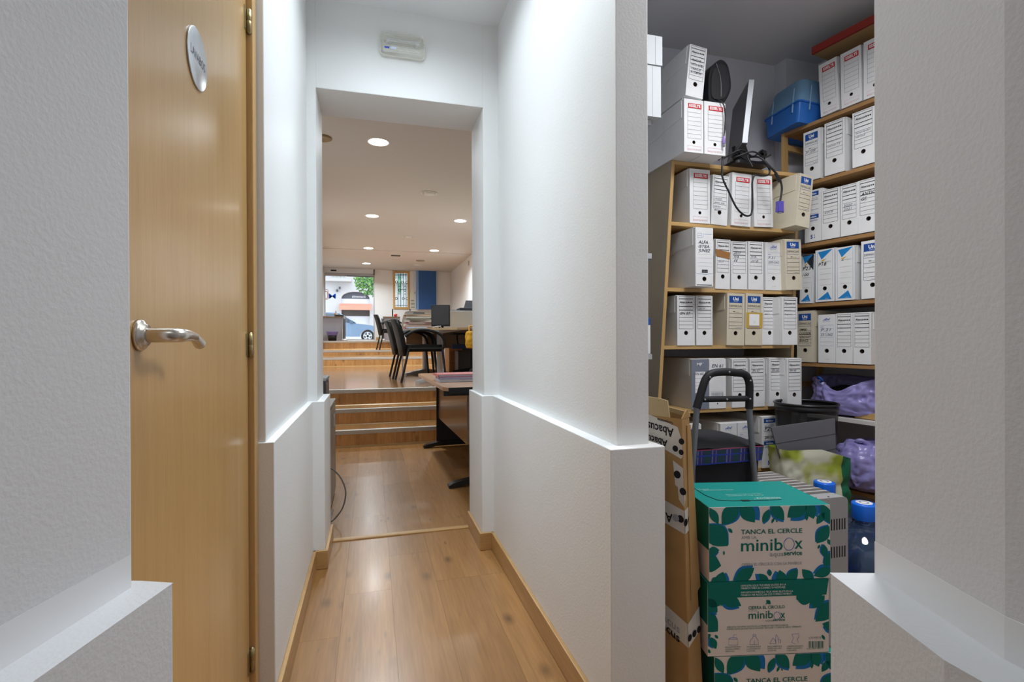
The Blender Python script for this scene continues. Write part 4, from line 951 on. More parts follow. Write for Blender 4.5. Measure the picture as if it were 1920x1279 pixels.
# ------------------------------------------------------------------ printed recycling boxes and the flat carton
def clip(poly, x0, x1, z0, z1):
    def cut(p, f, ix):
        out = []
        for i in range(len(p)):
            a, c = p[i-1], p[i]; fa, fc = f(a), f(c)
            if (fa >= 0) != (fc >= 0):
                t = fa/(fa-fc); out.append((a[0]+(c[0]-a[0])*t, a[1]+(c[1]-a[1])*t))
            if fc >= 0: out.append(c)
        return out
    for f in (lambda p: p[0]-x0, lambda p: x1-p[0], lambda p: p[1]-z0, lambda p: z1-p[1]):
        if poly: poly = cut(poly, f, 0)
    return poly
def leaf(t1, t2, wd, bias=.0):
    """pointed leaf between two tips"""
    a, c = Vector(t1), Vector(t2); d = c-a; n = Vector((-d.y, d.x)).normalized(); pts = []
    for i in range(9): t = i/8; pts.append(tuple(a+d*t+n*(wd*.46*math.sin(PI*t))))
    for i in range(7, 0, -1): t = i/8; pts.append(tuple(a+d*t-n*(wd*.46*math.sin(PI*t))))
    return pts
PB = [GREEN, BLUEL, GREENT, WHITEP, GREYP, VIOLETP, TEAL]
W, H, D = .336, .199, .228
def leaves(b, L, conv, x1, z1, y=-.0006):
    for (p1, p2, w, blue) in L:
        a, c = conv(*p1), conv(*p2); k = w/1325*W
        if blue:
            q = clip([(x+blue[0]/1325*W, z-blue[1]/822*H) for x, z in leaf(a, c, k)], .0005, x1-.0005, .0005, z1-.0005)
            if len(q) > 2: b.flat(q, (0, y, 0), X, Z, 1)
        q = clip(leaf(a, c, k), .0005, x1-.0005, .0005, z1-.0005)
        if len(q) > 2: b.flat(q, (0, y-.0003, 0), X, Z, 0)
def conv1(x, y):
    t = (y-415+.0226*(x-225))/822; return ((x-225+25*t)/1325*W, (1-t)*H)
L1 = [((232,418),(322,600),100,None), ((545,360),(358,612),185,(24,6)), ((560,360),(716,584),175,(52,-22)), ((880,432),(800,592),78,(10,14)), ((895,365),(1038,560),135,(-8,22)),
      ((1310,335),(1072,528),190,(34,38)), ((1283,468),(1284,566),46,None), ((1300,350),(1362,545),135,(40,-20)), ((1484,470),(1392,604),86,None), ((1450,370),(1556,606),120,(-20,0)), ((930,528),(898,594),30,None), ((945,560),(965,582),16,None),
      ((190,606),(416,842),250,(8,-12)), ((424,645),(470,698),40,None), ((190,906),(322,886),100,(-4,24)), ((372,895),(370,945),22,(0,0)), ((120,1010),(336,1060),200,(-12,-22)),
      ((1532,622),(1384,818),150,(-14,-14)), ((1422,832),(1394,880),28,None), ((1462,826),(1478,976),80,(-18,-4)), ((1620,930),(1450,1068),150,(-6,-26)), ((1505,770),(1545,840),50,None),
      ((695,1085),(470,1250),150,(-14,-24)), ((356,1128),(300,1290),130,(32,8)), ((220,1240),(290,1188),56,None), ((862,1106),(862,1182),48,(-10,-6)), ((740,1150),(850,1270),90,(-40,0)), ((968,1112),(1000,1290),130,(-46,8)),
      ((1170,1105),(1040,1260),120,(-8,-16)), ((1215,1105),(1330,1240),110,(14,4)), ((1560,1100),(1340,1180),120,(-10,-30))]
def minibox(loc, rz, label, front):
    t = thing('recycling_box', label, 'box', loc, rz, 'stacked printed recycling boxes')
    b = MB(); b.box(0, W, 0, D, 0, H)
    o = b.build('carton_body', [BEIGE, TEAL, GREEN], t, bevel=.0012)
    for p in o.data.polygons:
        if p.normal.z > .9: p.material_index = 1
    b = MB()
    front(b); b.build('printed_front', PB, t)
    b = MB(); b.rect((-.0006, 0, 0), Y, Z, .0, D, H*.42, H, 2)
    leaves_side = [((20, 900), (200, 1000), 150, None), ((300, 1100), (420, 900), 120, None), ((560, 1150), (600, 900), 120, None)]
    b.build('printed_side', PB, t)
    return t
def front_a(b):
    leaves(b, L1, conv1, W, H)
    def T(s, x, y, size, m, wpx, bold=0, al='LEFT'): p = conv1(x, y); b.text(s, (p[0], -.0012, p[1]), X, Z, size, m, bold=bold, fit=wpx/1325*W, align=al)
    T('TANCA EL CERCLE', 562, 712, .0172, 2, 668, .012); T('AMB LA', 562, 768, .0120, 4, 165)
    T('minib', 556, 902, .0470, 2, 455, .006); T('x', 1140, 876, .0470, 2, 88, .006)
    c = conv1(1082, 825); b.tube([(c[0]+.0145*math.cos(2*PI*i/28), -.0008, c[1]+.0165*math.sin(2*PI*i/28)) for i in range(28)], .0006, 5, 5, closed=True)
    for a in (.6, 2.3, 4.3): 
        q = (c[0]+.0145*math.cos(a), c[1]+.0165*math.sin(a)); b.flat([(q[0]-.002, q[1]), (q[0]+.002, q[1]+.001), (q[0], q[1]-.0035)], (0, -.0012, 0), X, Z, 4)
    T('aqua', 868, 960, .0180, 4, 148); T('service', 1020, 950, .0180, 2, 200, .02)
    T('CIERRA EL CÍRCULO CON LA MINIBOX', 555, 1066, .0112, 4, 662)
def conv2(x, y):
    t = (y-130+.025*(x-205))/900; return ((x-205)/1405*W, (1-t)*H)
L2 = [((205,320),(345,410),150,None), ((350,290),(590,415),160,(-20,30)), ((150,330),(318,490),170,(-10,34)), ((120,520),(322,722),230,(-6,-16)), ((180,800),(240,755),60,None), ((285,765),(325,810),36,None), ((240,790),(300,935),90,(-36,-6)), ((200,935),(236,985),36,None),
      ((1560,300),(1410,450),140,(-34,6)), ((1225,330),(1420,350),150,None), ((1700,370),(1450,620),200,(-14,-26)), ((1530,645),(1700,700),110,(4,40)), ((1526,780),(1560,845),36,(0,0))]
def front_b(b):
    for (p1, p2, w, blue) in L2:
        a, c = conv2(*p1), conv2(*p2); k = w/1405*W
        if blue:
            q = clip([(x+blue[0]/1405*W, z-blue[1]/900*H) for x, z in leaf(a, c, k)], .0005, W-.0005, .0005, H-.0005)
            if len(q) > 2: b.flat(q, (0, -.0006, 0), X, Z, 1)
        q = clip(leaf(a, c, k), .0005, W-.0005, .0005, H-.0005)
        if len(q) > 2: b.flat(q, (0, -.0009, 0), X, Z, 0)
    zb = conv2(205, 322)[1]
    b.prism([(0, -.0015, H), (W-.001, -.0015, H), (W-.008, -.0015, zb), (.001, -.0015, zb)], [(0, -.0002, H), (W-.001, -.0002, H), (W-.008, -.0002, zb), (.001, -.0002, zb)], 0)
    b.flat([(.02, zb), (.082, zb), (.036, zb-.021)], (0, -.0012, 0), X, Z, 0); b.flat([(.245, zb), (.318, zb), (.285, zb-.026), (.272, zb-.009), (.245, zb-.012)], (0, -.0012, 0), X, Z, 0)
    def T(s, x, y, size, m, wpx, bold=0, yy=-.0012): p = conv2(x, y); b.text(s, (p[0], yy, p[1]), X, Z, size, m, bold=bold, fit=wpx/1405*W)
    for s, y, wd in (('DEPOSITA SOLO TUS MINIS VACÍOS EN LA', 182, 520), ('MINIBOX PARA SU CORRECTO RECICLAJE.', 213, 515), ('DIPOSITA NOMÉS ELS TEUS MINIS BUITS EN LA', 264, 600), ('MINIBOX PER RECICLAR-LOS CORRECTAMENT.', 296, 590)):
        T(s, 585, y, .0072, 3, wd, 0, -.0022)
    q = leaf(conv2(880, 348), conv2(928, 398), .012); b.flat(q, (0, -.0012, 0), X, Z, 0); q = leaf(conv2(872, 402), conv2(888, 385), .003); b.flat(q, (0, -.0012, 0), X, Z, 0)
    T('CIERRA EL CÍRCULO', 672, 460, .0118, 2, 420, .012); T('CON LA', 675, 488, .0070, 4, 95)
    T('minib', 675, 576, .0300, 2, 280, .006); T('x', 1042, 570, .0300, 2, 54, .006)
    c = conv2(1003, 542); b.tube([(c[0]+.0088*math.cos(2*PI*i/24), -.0008, c[1]+.0104*math.sin(2*PI*i/24)) for i in range(24)], .0005, 5, 5, closed=True)
    T('aqua', 868, 612, .0100, 4, 85); T('service', 955, 606, .0100, 2, 140, .02)
    T('DEPOSITA TUS MINIS VACÍOS EN LA MINIBOX PARA RECICLARLOS.', 425, 682, .0062, 2, 710); T('FORMA PARTE DE NUESTRA ECONOMÍA CIRCULAR Y CUIDA EL MEDIO AMBIENTE.', 425, 708, .0062, 2, 860)
    def ic(pts, cx, cy, closed=False):
        P_ = [conv2(cx+x, cy+y) for x, y in pts]; b.tube([(x, -.0006, z) for x, z in P_], .00035, 4, 5, closed=closed)
    ic([(-50,40),(-50,-30),(50,-30),(55,40)], 495, 850, True); ic([(-50,-30),(-30,-48),(40,-48),(50,-30)], 495, 850); ic([(0,-48),(10,-85),(40,-85)], 495, 850)
    ic([(-50,40),(-45,-15),(-15,-45),(-15,-85),(20,-85),(20,-45),(45,-15),(50,40)], 740, 850, True); ic([(-20,-65),(25,-65)], 740, 850); ic([(0,40),(0,-10)], 740, 850)
    ic([(-60,35),(-40,-10),(-25,-40),(0,-15),(10,30)], 980, 850, True); ic([(10,30),(5,-50),(15,-80),(35,-40),(40,25)], 980, 850); ic([(40,-20),(65,-15),(60,30)], 980, 850)
    ic([(-40,-80),(40,-90),(45,-40),(20,-20),(40,30)], 1215, 850); ic([(-40,-80),(-20,-30),(-45,20),(0,40)], 1215, 850)
    for x, wd, ls in ((405, 175, ('DEPOSITA TUS MINIS', 'VACÍOS EN LA MINIBOX', 'DESDE CASA')), (650, 165, ('TU REPARTIDOR', 'LA RECOGERÁ EN', 'TU PRÓXIMA ENTREGA')), (890, 170, ('RECICLAREMOS EL', 'MATERIAL PARA DARLE', 'UNA NUEVA VIDA')), (1115, 190, ('CONVIÉRTELO EN NUEVOS', 'MINIS CUIDANDO', 'EL MEDIO AMBIENTE'))):
        for i, s in enumerate(ls): T(s, x, 924+i*25, .0050, 2, wd*(1, .95, .6)[i])
    rnd = random.Random(2); x = 1372
    while x < 1545:
        k = rnd.choice((5, 8, 12)); p, q = conv2(x, 940), conv2(x+k, 858); b.rect((0, -.0008, 0), X, Z, p[0], q[0], p[1], q[1], 2); x += k+rnd.choice((5, 7, 10))
    T('8 421384 100210', 1350, 958, .0050, 2, 190); T('C30 MB 18', 1370, 830, .0085, 4, 145)
RB = math.radians(-12.27)
fl = Vector((.864, 1.162, 0))
t3 = minibox((.878, 1.160, 0), RB, 'lowest of three stacked green and white printed boxes', front_a)
t2 = minibox((.860, 1.163, .2005), RB, 'middle of three stacked printed boxes, with a dark green flap and barcode', front_b)
t1 = minibox((.864, 1.162, .4010), RB, 'topmost of three stacked printed boxes, with a teal lid', front_a)
b = MB()
cut = [(.03, .22), (.035, .10), (.05, .055), (.09, .045), (.19, .045)]
b.tube([(x, y, H+.0005) for x, y in cut], .0012, 4, 1); b.ext(rrect(.112, .138, .040, .052, .004), (0, 0, H+.0002), X, Y, Z*.0008, 1); b.tube([(.19, .045, H+.0005), (.23, .05, H+.0005)], .0008, 4, 1)
for s, x, y, sz, f in (('minibox', .235, .070, .020, .07), ('aquaservice', .235, .060, .010, .08), ('DIPOSITA NOMÉS ELS TEUS MINIS', .20, .105, .008, .105), ('BUITS EN LA MINIBOX', .20, .092, .008, .105), ('RECICLA AMB NOSALTRES', .14, .150, .010, .09), ('MINIS', .07, .16, .010, .04)):
    b.text(s, (x, y, H+.0008), -X, -Y, sz, 0, fit=f)
b.build('lid_print', [mat('pale_teal_print', (.42, .70, .66), .5), INK], t1)

ct = thing('flat_carton', 'tall flat brown carton with printed white tape standing by the corridor wall', 'carton', (.80, 1.19, 0))
CB = [(.806, 1.160), (.8625, 1.178), (.862, 1.62), (.752, 1.62), (.750, 1.285)]
CT = [(.7985, 1.186), (.840, 1.212), (.848, 1.64), (.748, 1.64), (.748, 1.300)]
CH = .835
def cpt(i, z):
    t = z/CH; a, c = Vector((CB[i][0], CB[i][1], 0)), Vector((CT[i][0], CT[i][1], 0)); p = a.lerp(c, t)-Vector((.80, 1.19, 0)); p.z = z; return p
b = MB(); zs = [0, .25, .45, .65, CH]
for a, c in zip(zs[:-1], zs[1:]):
    b.add([cpt(i, a) for i in range(5)]+[cpt(i, c) for i in range(5)], [(i, (i+1) % 5, 5+(i+1) % 5, 5+i) for i in range(5)], 0)
b.add([cpt(i, 0) for i in range(5)], [(4, 3, 2, 1, 0)], 0); b.add([cpt(i, CH)-Vector((0, 0, .03)) for i in range(5)], [(0, 1, 2, 3, 4)], 1)
b.build('carton_body', [KRAFT, CARDIN], ct, bevel=.003)
nl = (cpt(0, .5)-cpt(4, .5)).normalized(); nr = (cpt(1, .5)-cpt(0, .5)).normalized()
ol = Vector((nl.y, -nl.x, 0)).normalized(); orr = Vector((nr.y, -nr.x, 0)).normalized()
# torn flaps at the top
b = MB(); p = [cpt(4, CH), cpt(4, CH).lerp(cpt(0, CH), .70), cpt(4, CH+.045).lerp(cpt(0, CH+.045), .66), cpt(4, CH+.05).lerp(cpt(0, CH+.05), .45), cpt(4, CH+.052)]
b.prism([q+ol*.001 for q in p], [q-ol*.003 for q in p]); b.build('torn_flap', [KRAFTIN], ct)
b = MB(); p = [cpt(0, CH).lerp(cpt(1, CH), .05), cpt(1, CH), cpt(1, CH+.006), cpt(0, CH+.022).lerp(cpt(1, CH+.022), .75), cpt(0, CH+.012).lerp(cpt(1, CH+.012), .35)]
b.prism([q+orr*.0005 for q in p], [q-orr*.003 for q in p]); b.build('torn_flap', [KRAFT], ct)
b = MB(); p = [cpt(1, CH), cpt(2, CH).lerp(cpt(1, CH), .5), cpt(2, CH+.016).lerp(cpt(1, CH+.016), .5), cpt(1, CH+.012)]; b.prism(p, [q+Vector((.003, 0, 0)) for q in p]); b.build('torn_flap', [KRAFTIN], ct)
TAPE = mat('white_printed_tape', (.60, .57, .52), .35); TI = [TAPE, INK, GREYP]
def on_left(f, z, k=.0008): return cpt(4, z).lerp(cpt(0, z), f)+ol*k
def on_right(f, z, k=.0008): return cpt(0, z).lerp(cpt(1, z), f)+orr*k
def strip(fn, pts, m=0, k=.0008):
    return [fn(f, z, k) for f, z in pts]
b = MB(); b.add(strip(on_left, [(.0, .770), (.0, .842), (.90, .812), (1.0, .775), (1.0, .735), (.96, .728)]), [(0, 5, 4, 3, 2, 1)], 0)
def face_text(b, fn, f, z, s, size, m, fit, flip=True, slope=0):
    u = (fn(1, z)-fn(0, z)).normalized(); u = (u+Vector((0, 0, slope))).normalized(); v = Vector((0, 0, 1))
    if flip: u, v = -u, -v
    b.text(s, fn(f, z, .0016), u, v, size, m, bold=.02, fit=fit)
face_text(b, on_left, .80, .805, 'Abacus', .034, 1, .085, slope=-.12); face_text(b, on_left, .64, .771, 'Abacus', .028, 1, .075, slope=-.12); face_text(b, on_left, .79, .823, 'Cooperativa', .010, 1, .05, slope=-.12)
def dot(b, fn, f, z, r, m=1):
    u = (fn(1, z)-fn(0, z)).normalized(); b.disc(fn(f, z, .0016), r, u, Z, 14, m)
dot(b, on_left, .985, .775, .0085); dot(b, on_left, .83, .753, .0085); dot(b, on_left, .97, .746, .0075)
b.build('printed_tape', TI, ct)
b = MB(); b.add(strip(on_left, [(.76, .720), (1.0, .704), (1.0, .640), (.80, .655)]), [(3, 2, 1, 0)], 0); dot(b, on_left, .86, .684, .0105); 
b.add(strip(on_right, [(.0, .655), (.12, .625), (-.0, .600)]), [(2, 1, 0)], 0); dot(b, on_left, .985, .642, .010); b.add(strip(on_left, [(.86, .652), (1, .640), (1.0, .600), (.88, .618)]), [(3, 2, 1, 0)], 0); b.build('tape_scrap', TI, ct)
def band(z0, w, dz):
    b = MB(); b.add(strip(on_left, [(.0, z0+w/2+dz), (1.0, z0+w/2), (1.0, z0-w/2), (.0, z0-w/2+dz)]), [(3, 2, 1, 0)], 0)
    b.add(strip(on_right, [(.0, z0+w/2), (1.0, z0+w/2+dz*.6), (1.0, z0-w/2+dz*.6), (.0, z0-w/2)]), [(3, 2, 1, 0)], 0); return b
b = band(.560, .062, .03); face_text(b, on_left, .72, .572, 'A', .034, 1, .022); 
for f, z, m in ((.80, .566, 2), (.91, .567, 1)): dot(b, on_left, f, z, .010, m)
dot(b, on_right, .05, .560, .010); dot(b, on_right, .48, .565, .010); u = (on_right(1, .5)-on_right(0, .5)).normalized(); b.text('soc', on_right(.70, .556, .0016), u, Z, .016, 1, bold=.02, fit=.016)
b.build('printed_tape', TI, ct)
b = band(.262, .062, .05); u = ((on_left(1, .27)-on_left(0, .27)).normalized()+Vector((0, 0, -.34))).normalized()
b.text('abacus', on_left(.22, .285, .0016), u, Z, .030, 2, bold=.01, fit=.085); b.text('abacus', on_left(.18, .262, .0016), u, Z, .032, 1, bold=.02, fit=.09)
for f in (.10, .48, .86): dot(b, on_right, f, .255+.01*f, .0095)
b.build('printed_tape', TI, ct)
b = MB(); p = [on_right(.55, CH-.02, .0015), on_right(1.0, CH-.02, .0015), on_right(1.08, .46, .002), on_right(1.10, .375, .003), on_right(.30, .35, .002), on_right(.35, .55, .0015)]
b.prism([q+orr*.001 for q in p], [q-orr*.002 for q in p]); b.build('folded_edge', [KRAFT], ct)

# ------------------------------------------------------------------ office beyond the doorway
M1, M2 = .512, 1.031
EMIT = mat('downlight_glow', (1, 1, 1), .5, emit=(1.0, .97, .92), estr=14)
RING = mat('white_trim_ring', (.80, .78, .74), .5)
pos = ('nearest the doorway', 'second from the doorway on the left', 'on the right of the middle pair', 'third from the doorway on the left', 'on the right of the far pair', 'farthest, before the street window')
for (x, y), w in zip(DOWNLIGHTS, pos):
    t = thing('downlight', 'round lit ceiling downlight '+w, 'light', (x, y, 3.2), 0, 'office downlights')
    if y > 12.5: t.location.z = 3.19
    b = MB(); b.lathe([(.105, .0), (.105, -.006), (.122, -.006), (.126, 0)], (0, 0, 0), 32); b.build('trim_ring', [RING], t)
    b = MB(); b.lathe([(0, -.003), (.105, -.003)], (0, 0, 0), 32); b.build('diffuser', [EMIT], t)
t = thing('downlight', 'unlit round downlight on the right near the far end of the ceiling', 'light', (1.263, 14.672, 3.19), 0, 'office downlights')
b = MB(); b.lathe([(.105, .0), (.105, -.006), (.122, -.006), (.126, 0)], (0, 0, 0), 32); b.build('trim_ring', [RING], t)
b = MB(); b.lathe([(0, -.003), (.105, -.003)], (0, 0, 0), 32); b.build('diffuser', [mat('unlit_diffuser', (.85, .84, .80), .4)], t)
for (x, y, w) in ((.817, 7.48, 'beige round ceiling vent with a raised cone, nearest to the doorway'), (.735, 10.729, 'beige round ceiling vent in the middle of the ceiling'), (1.271, 13.857, 'beige round ceiling vent near the far right downlight')):
    t = thing('ceiling_vent', w, 'vent', (x, y, 3.2 if y < 12.5 else 3.19), 0, 'round ceiling vents')
    b = MB(); b.lathe([(.118, 0), (.120, -.012), (.105, -.016), (.092, -.006), (.092, 0)], (0, 0, 0), 32); b.build('rim', [RING if y < 13 else mat('dull_beige_plastic', (.38, .33, .27), .7)], t)
    b = MB(); b.lathe([(.075, -.004), (.074, -.018), (.03, -.026), (0, -.027)], (0, 0, 0), 28); b.build('cone', [RING if y < 13 else mat('dull_beige_plastic', 0)], t)
t = thing('ceiling_grille', 'dark rectangular ceiling grille beyond the middle of the office', 'vent', (.587, 13.133, 3.19))
b = MB(); b.box(-.13, .13, -.10, .10, -.010, 0)
b.build('frame', [RING], t)
for k in range(6):
    b = MB(); b.box(-.115, .115, -.085+k*.03, -.070+k*.03, -.014, -.009); b.build('slat', [mat('grille_dark', (.05, .04, .03), .8)], t)
t = thing('ceiling_speaker', 'brownish round ceiling speaker at the left jamb of the doorway', 'light', (-.50, 5.72, 3.2))  # brownish disc meant as a ceiling speaker, not a lamp
b = MB(); b.lathe([(.10, 0), (.10, -.012), (.085, -.02), (.06, -.012), (0, -.010)], (0, 0, 0), 28); b.build('ring', [mat('bronze_ring', (.34, .24, .12), .5)], t)

# street door of glass
d2 = thing('glass_door', 'glass shop door and window to the bright street', 'door', (0, 16.04, 0)); del d2['category']; d2['kind'] = 'structure'; d2.name = 'door_2'
b = MB(); b.box(-1.36, .085, -.10, .04, 3.06, 3.19); b.build('header_box', [mat('white_header', (.70, .72, .75), .4)], d2)
b = MB(); b.box(-1.17, -1.01, -.104, -.10, 3.10, 3.145); b.build('header_display', [BLACKP], d2)
b = MB(); b.box(-1.36, .085, -.02, .04, 2.97, 3.06); b.box(-1.36, .085, -.035, -.02, 3.02, 3.035); b.box(-.72, .085, -.03, -.02, 2.965, 2.985, 1); b.build('top_rail', [GREYM, DARKG], d2)
b = MB(); b.box(-1.36, .085, -.02, .03, 1.035, 1.075); b.build('bottom_rail', [GREYM], d2)
for x0, x1 in ((-1.36, -1.33), (.050, .085)):
    b = MB(); b.box(x0, x1, -.03, .04, 1.035, 3.19); b.build('side_frame', [GREYM], d2)
b = MB(); b.box(.055, .085, -.105, -.03, 3.03, 3.19); b.build('corner_block', [BLACKM], d2)
for x0, x1 in ((-1.33, -.715), (-.708, .05)):
    b = MB(); b.box(x0, x1, .0, .008, 1.075, 2.97); b.build('pane', [GLASS], d2)
b = MB(); b.text('M', (-1.24, -.002, 2.292), X, Z, .215, 0, bold=.002, fit=.205); o = b.build('blue_letter', [mat('window_vinyl_blue', (.02, .15, .85), .5)], d2)
for k, c in enumerate(((.75, .25, .05), (.70, .10, .05))):
    q = rrect(-1.36+k*.02, -1.255-k*.02, 2.26+k*.03, 2.56-k*.05, .04); n = len(q)
    b = MB(); b.tube([(x, -.003, z) for x, z in q], .008, 5, closed=True); b.build('orange_logo_outline', [mat('vinyl_orange%s' % 'ab'[k], c, .5)], d2)

# leaded window in a wooden frame
w1 = struct(thing('leaded_window', 'leaded glass window in an oak frame', 'window', (.8815, 16.0, 2.586)), 'leaded glass window in an oak frame'); del w1['category']; w1.name = 'window_1'
hw, hh, fw = .2495, .586, .065
OAKW = wood('oak_window_frame', (.58, .36, .13), (.48, .27, .085), 'Z', 1, 18, .4)
for x0, x1, z0, z1 in ((-hw, -hw+fw, -hh, hh), (hw-fw, hw, -hh, hh), (-hw+fw, hw-fw, hh-fw, hh), (-hw+fw, hw-fw, -hh, -hh+fw)):
    b = MB(); b.box(x0, x1, -.03, .05, z0, z1); b.build('frame_bar', [OAKW], w1, bevel=.004)
ix, iz = hw-fw, hh-fw
LEAD = mat('lead_came', (.02, .02, .022), .6)
for x in (-.10, -.015, .075, .145):
    b = MB(); b.box(x-.008, x+.008, .004, .016, -iz, iz); b.build('lead_came', [LEAD], w1)
for z, x0, x1 in ((iz-.03, -ix, ix), (iz-.07, -ix, ix), (.12, -.10, -.015), (.12, .075, .145), (-.12, -.10, -.015), (-.12, .075, .145), (.02, -.015, .075), (-iz+.05, -ix, ix)):
    b = MB(); b.box(x0, x1, .004, .016, z-.008, z+.008); b.build('lead_came', [LEAD], w1)
for x, z in ((-.145, .25), (.03, .25), (.165, .25), (-.055, 0), (.11, 0), (.06, -.26), (-.15, -.26), (.17, -.26)):
    b = MB(); b.tube([(x+.034*math.cos(2*PI*i/18), .01, z+.034*math.sin(2*PI*i/18)) for i in range(18)], .009, 6, closed=True); b.build('lead_ring', [LEAD], w1)
GREENG = None
def tintglass(name, c):
    m, t, p = nt(name); tr = t.nodes.new('ShaderNodeBsdfTransparent'); tr.inputs['Color'].default_value = c+(1,)
    t.links.new(tr.outputs[0], t.nodes['Material Output'].inputs['Surface']); return m
b = MB(); b.box(-ix, ix, .007, .013, -iz, iz); b.build('pane', [tintglass('clear_leaded_glass', (.90, .93, .92))], w1)
b = MB(); b.box(-.095, -.020, .0135, .016, -.10, iz-.075); b.build('green_pane', [tintglass('pale_green_glass', (.62, .85, .70))], w1)

# notices on the wall
nb_ = thing('letter_boxes', 'cream panel with a row of letter box plates under it right of the leaded window', 'letter box', (1.235, 16.0, 2.0))
CREAM = mat('cream_panel', (.70, .69, .58), .5)
b = MB(); b.box(-.093, .090, -.02, 0, .32, .57); b.build('top_panel', [CREAM], nb_); b = MB(); b.box(.045, .06, -.024, -.02, .48, .525); b.build('knob', [INK], nb_)
for k in range(3):
    b = MB(); b.box(-.093, .090, -.025, 0, .01+k*.105, .105+k*.105); p = b.build('plate', [CREAM], nb_)
    b = MB(); b.rect((0, -.026, 0), X, Z, -.07, .05-.02*(k == 2), .040+k*.105, .075+k*.105); b.build('name_strip', [mat('grey_green_print', (.25, .27, .22), .6)], p)

# counters at the street end
def counter(loc, w, d, h, label, lip):
    t = thing('counter', label, 'counter', loc)
    b = MB(); b.box(0, w, 0, d, 0, h-.03); b.build('carcass', [GREYL], t)
    b = MB(); b.box(-.02, w+lip, -.03, d, h-.03, h); b.build('counter_top', [wood('walnut_edge', (.22, .14, .08), (.16, .10, .05), 'X', 1, 18, .4)], t)
    return t
counter((-1.45, 15.0, M2), .65, .6, .68, 'grey reception counter with a dark top left of the glass door', .10)
counter((.325, 15.0, M2), .46, .6, .69, 'grey counter with a dark top behind the stacked chairs', .0)
t = thing('waste_bin', 'small black waste bin lined with a lilac bag before the left counter', 'bin', (-1.05, 14.76, M2))
b = MB(); b.lathe([(0, 0), (.105, 0), (.125, .20), (.12, .20), (.10, .01)], (0, 0, 0), 24); b.build('bin_body', [BLACKM], t)
b = MB(); vv, ff = crumple([(.95, .15), (1.06, .19), (1.22, .255), (1.05, .25), (.85, .22), (.6, .12)], 30, lambda a, rf, h: (Vector((math.cos(a)*.13*rf, math.sin(a)*.13*rf, h)), Vector((math.cos(a), math.sin(a), 0))), .010, 16, 3); b.add(vv, ff, 0, True); b.build('bin_liner', [LILACD], t)
t = thing('pen_pot', 'brown pot with pens on the left counter', 'pot', (-.98, 15.15, M2+.6805))
b = MB(); b.lathe([(0, 0), (.04, 0), (.045, .10), (.04, .10), (.035, .01)], (0, 0, 0), 16); b.build('pot', [mat('brown_pot', (.30, .18, .10), .6)], t)
for k in range(4):
    b = MB(); b.tube([(.0, .0, .03), (.02*math.cos(k*1.7), .02*math.sin(k*1.7), .17)], .005, 6); b.build('pen', [mat('pen%s' % 'abcd'[k], ((.5, .3, .1), (.1, .1, .3), (.5, .1, .1), (.6, .5, .4))[k], .5)], t)
b = MB(); b.box(-.10, .12, -.08, .08, 0, .05); o = b.build('desk_tray', [BLACKP], None, (-.90, 15.13, M2+.6805), .2, bevel=.01); tag(o, 'low black tray beside the pen pot on the left counter', 'tray')
b = MB(); b.box(-.10, .10, -.07, .07, 0, .012); o = b.build('notebook', [mat('dull_red_cover', (.30, .07, .08), .6)], None, (-1.28, 15.1, M2+.6805), .1, bevel=.003); tag(o, 'dull red notebook on the left counter', 'notebook')
t = thing('cup', 'small red cup on the counter behind the chairs', 'cup', (.66, 15.15, M2+.6905))
b = MB(); b.lathe([(0, 0), (.04, 0), (.05, .085), (.045, .085), (.036, .008)], (0, 0, 0), 20); b.build('cup_body', [mat('red_glaze', (.50, .02, .03), .3)], t)
b = MB(); b.tube(spline([(.046, 0, .07), (.075, 0, .06), (.07, 0, .03), (.042, 0, .02)], 4), .006, 6); b.build('cup_handle', [mat('red_glaze', 0)], t)
for x, w in ((-.735, 'grey security gate post beside the left counter'), (.295, 'grey security gate post beside the right counter')):
    t = thing('gate_post', w, 'post', (x, 14.7, M2), 0, 'security gate posts')
    b = MB(); b.lathe([(0, 0), (.035, 0), (.035, .58), (.045, .60), (.045, .62), (.03, .64), (0, .64)], (0, 0, 0), 20); b.build('post_tube', [mat('slate_metal', (.17, .20, .24), .4, .5)], t)
    b = MB(); b.lathe([(0, 0), (.085, 0), (.085, .03), (.06, .05), (.035, .055)], (0, 0, 0), 24); b.build('post_base', [GREYM], t)
b = MB(); b.box(0, .14, -.02, 0, 0, .10); o = b.build('wood_block', [SHELFW], None, (.12, 15.97, M2), None, bevel=.003); tag(o, 'short piece of oak skirting right of the glass door', 'skirting')

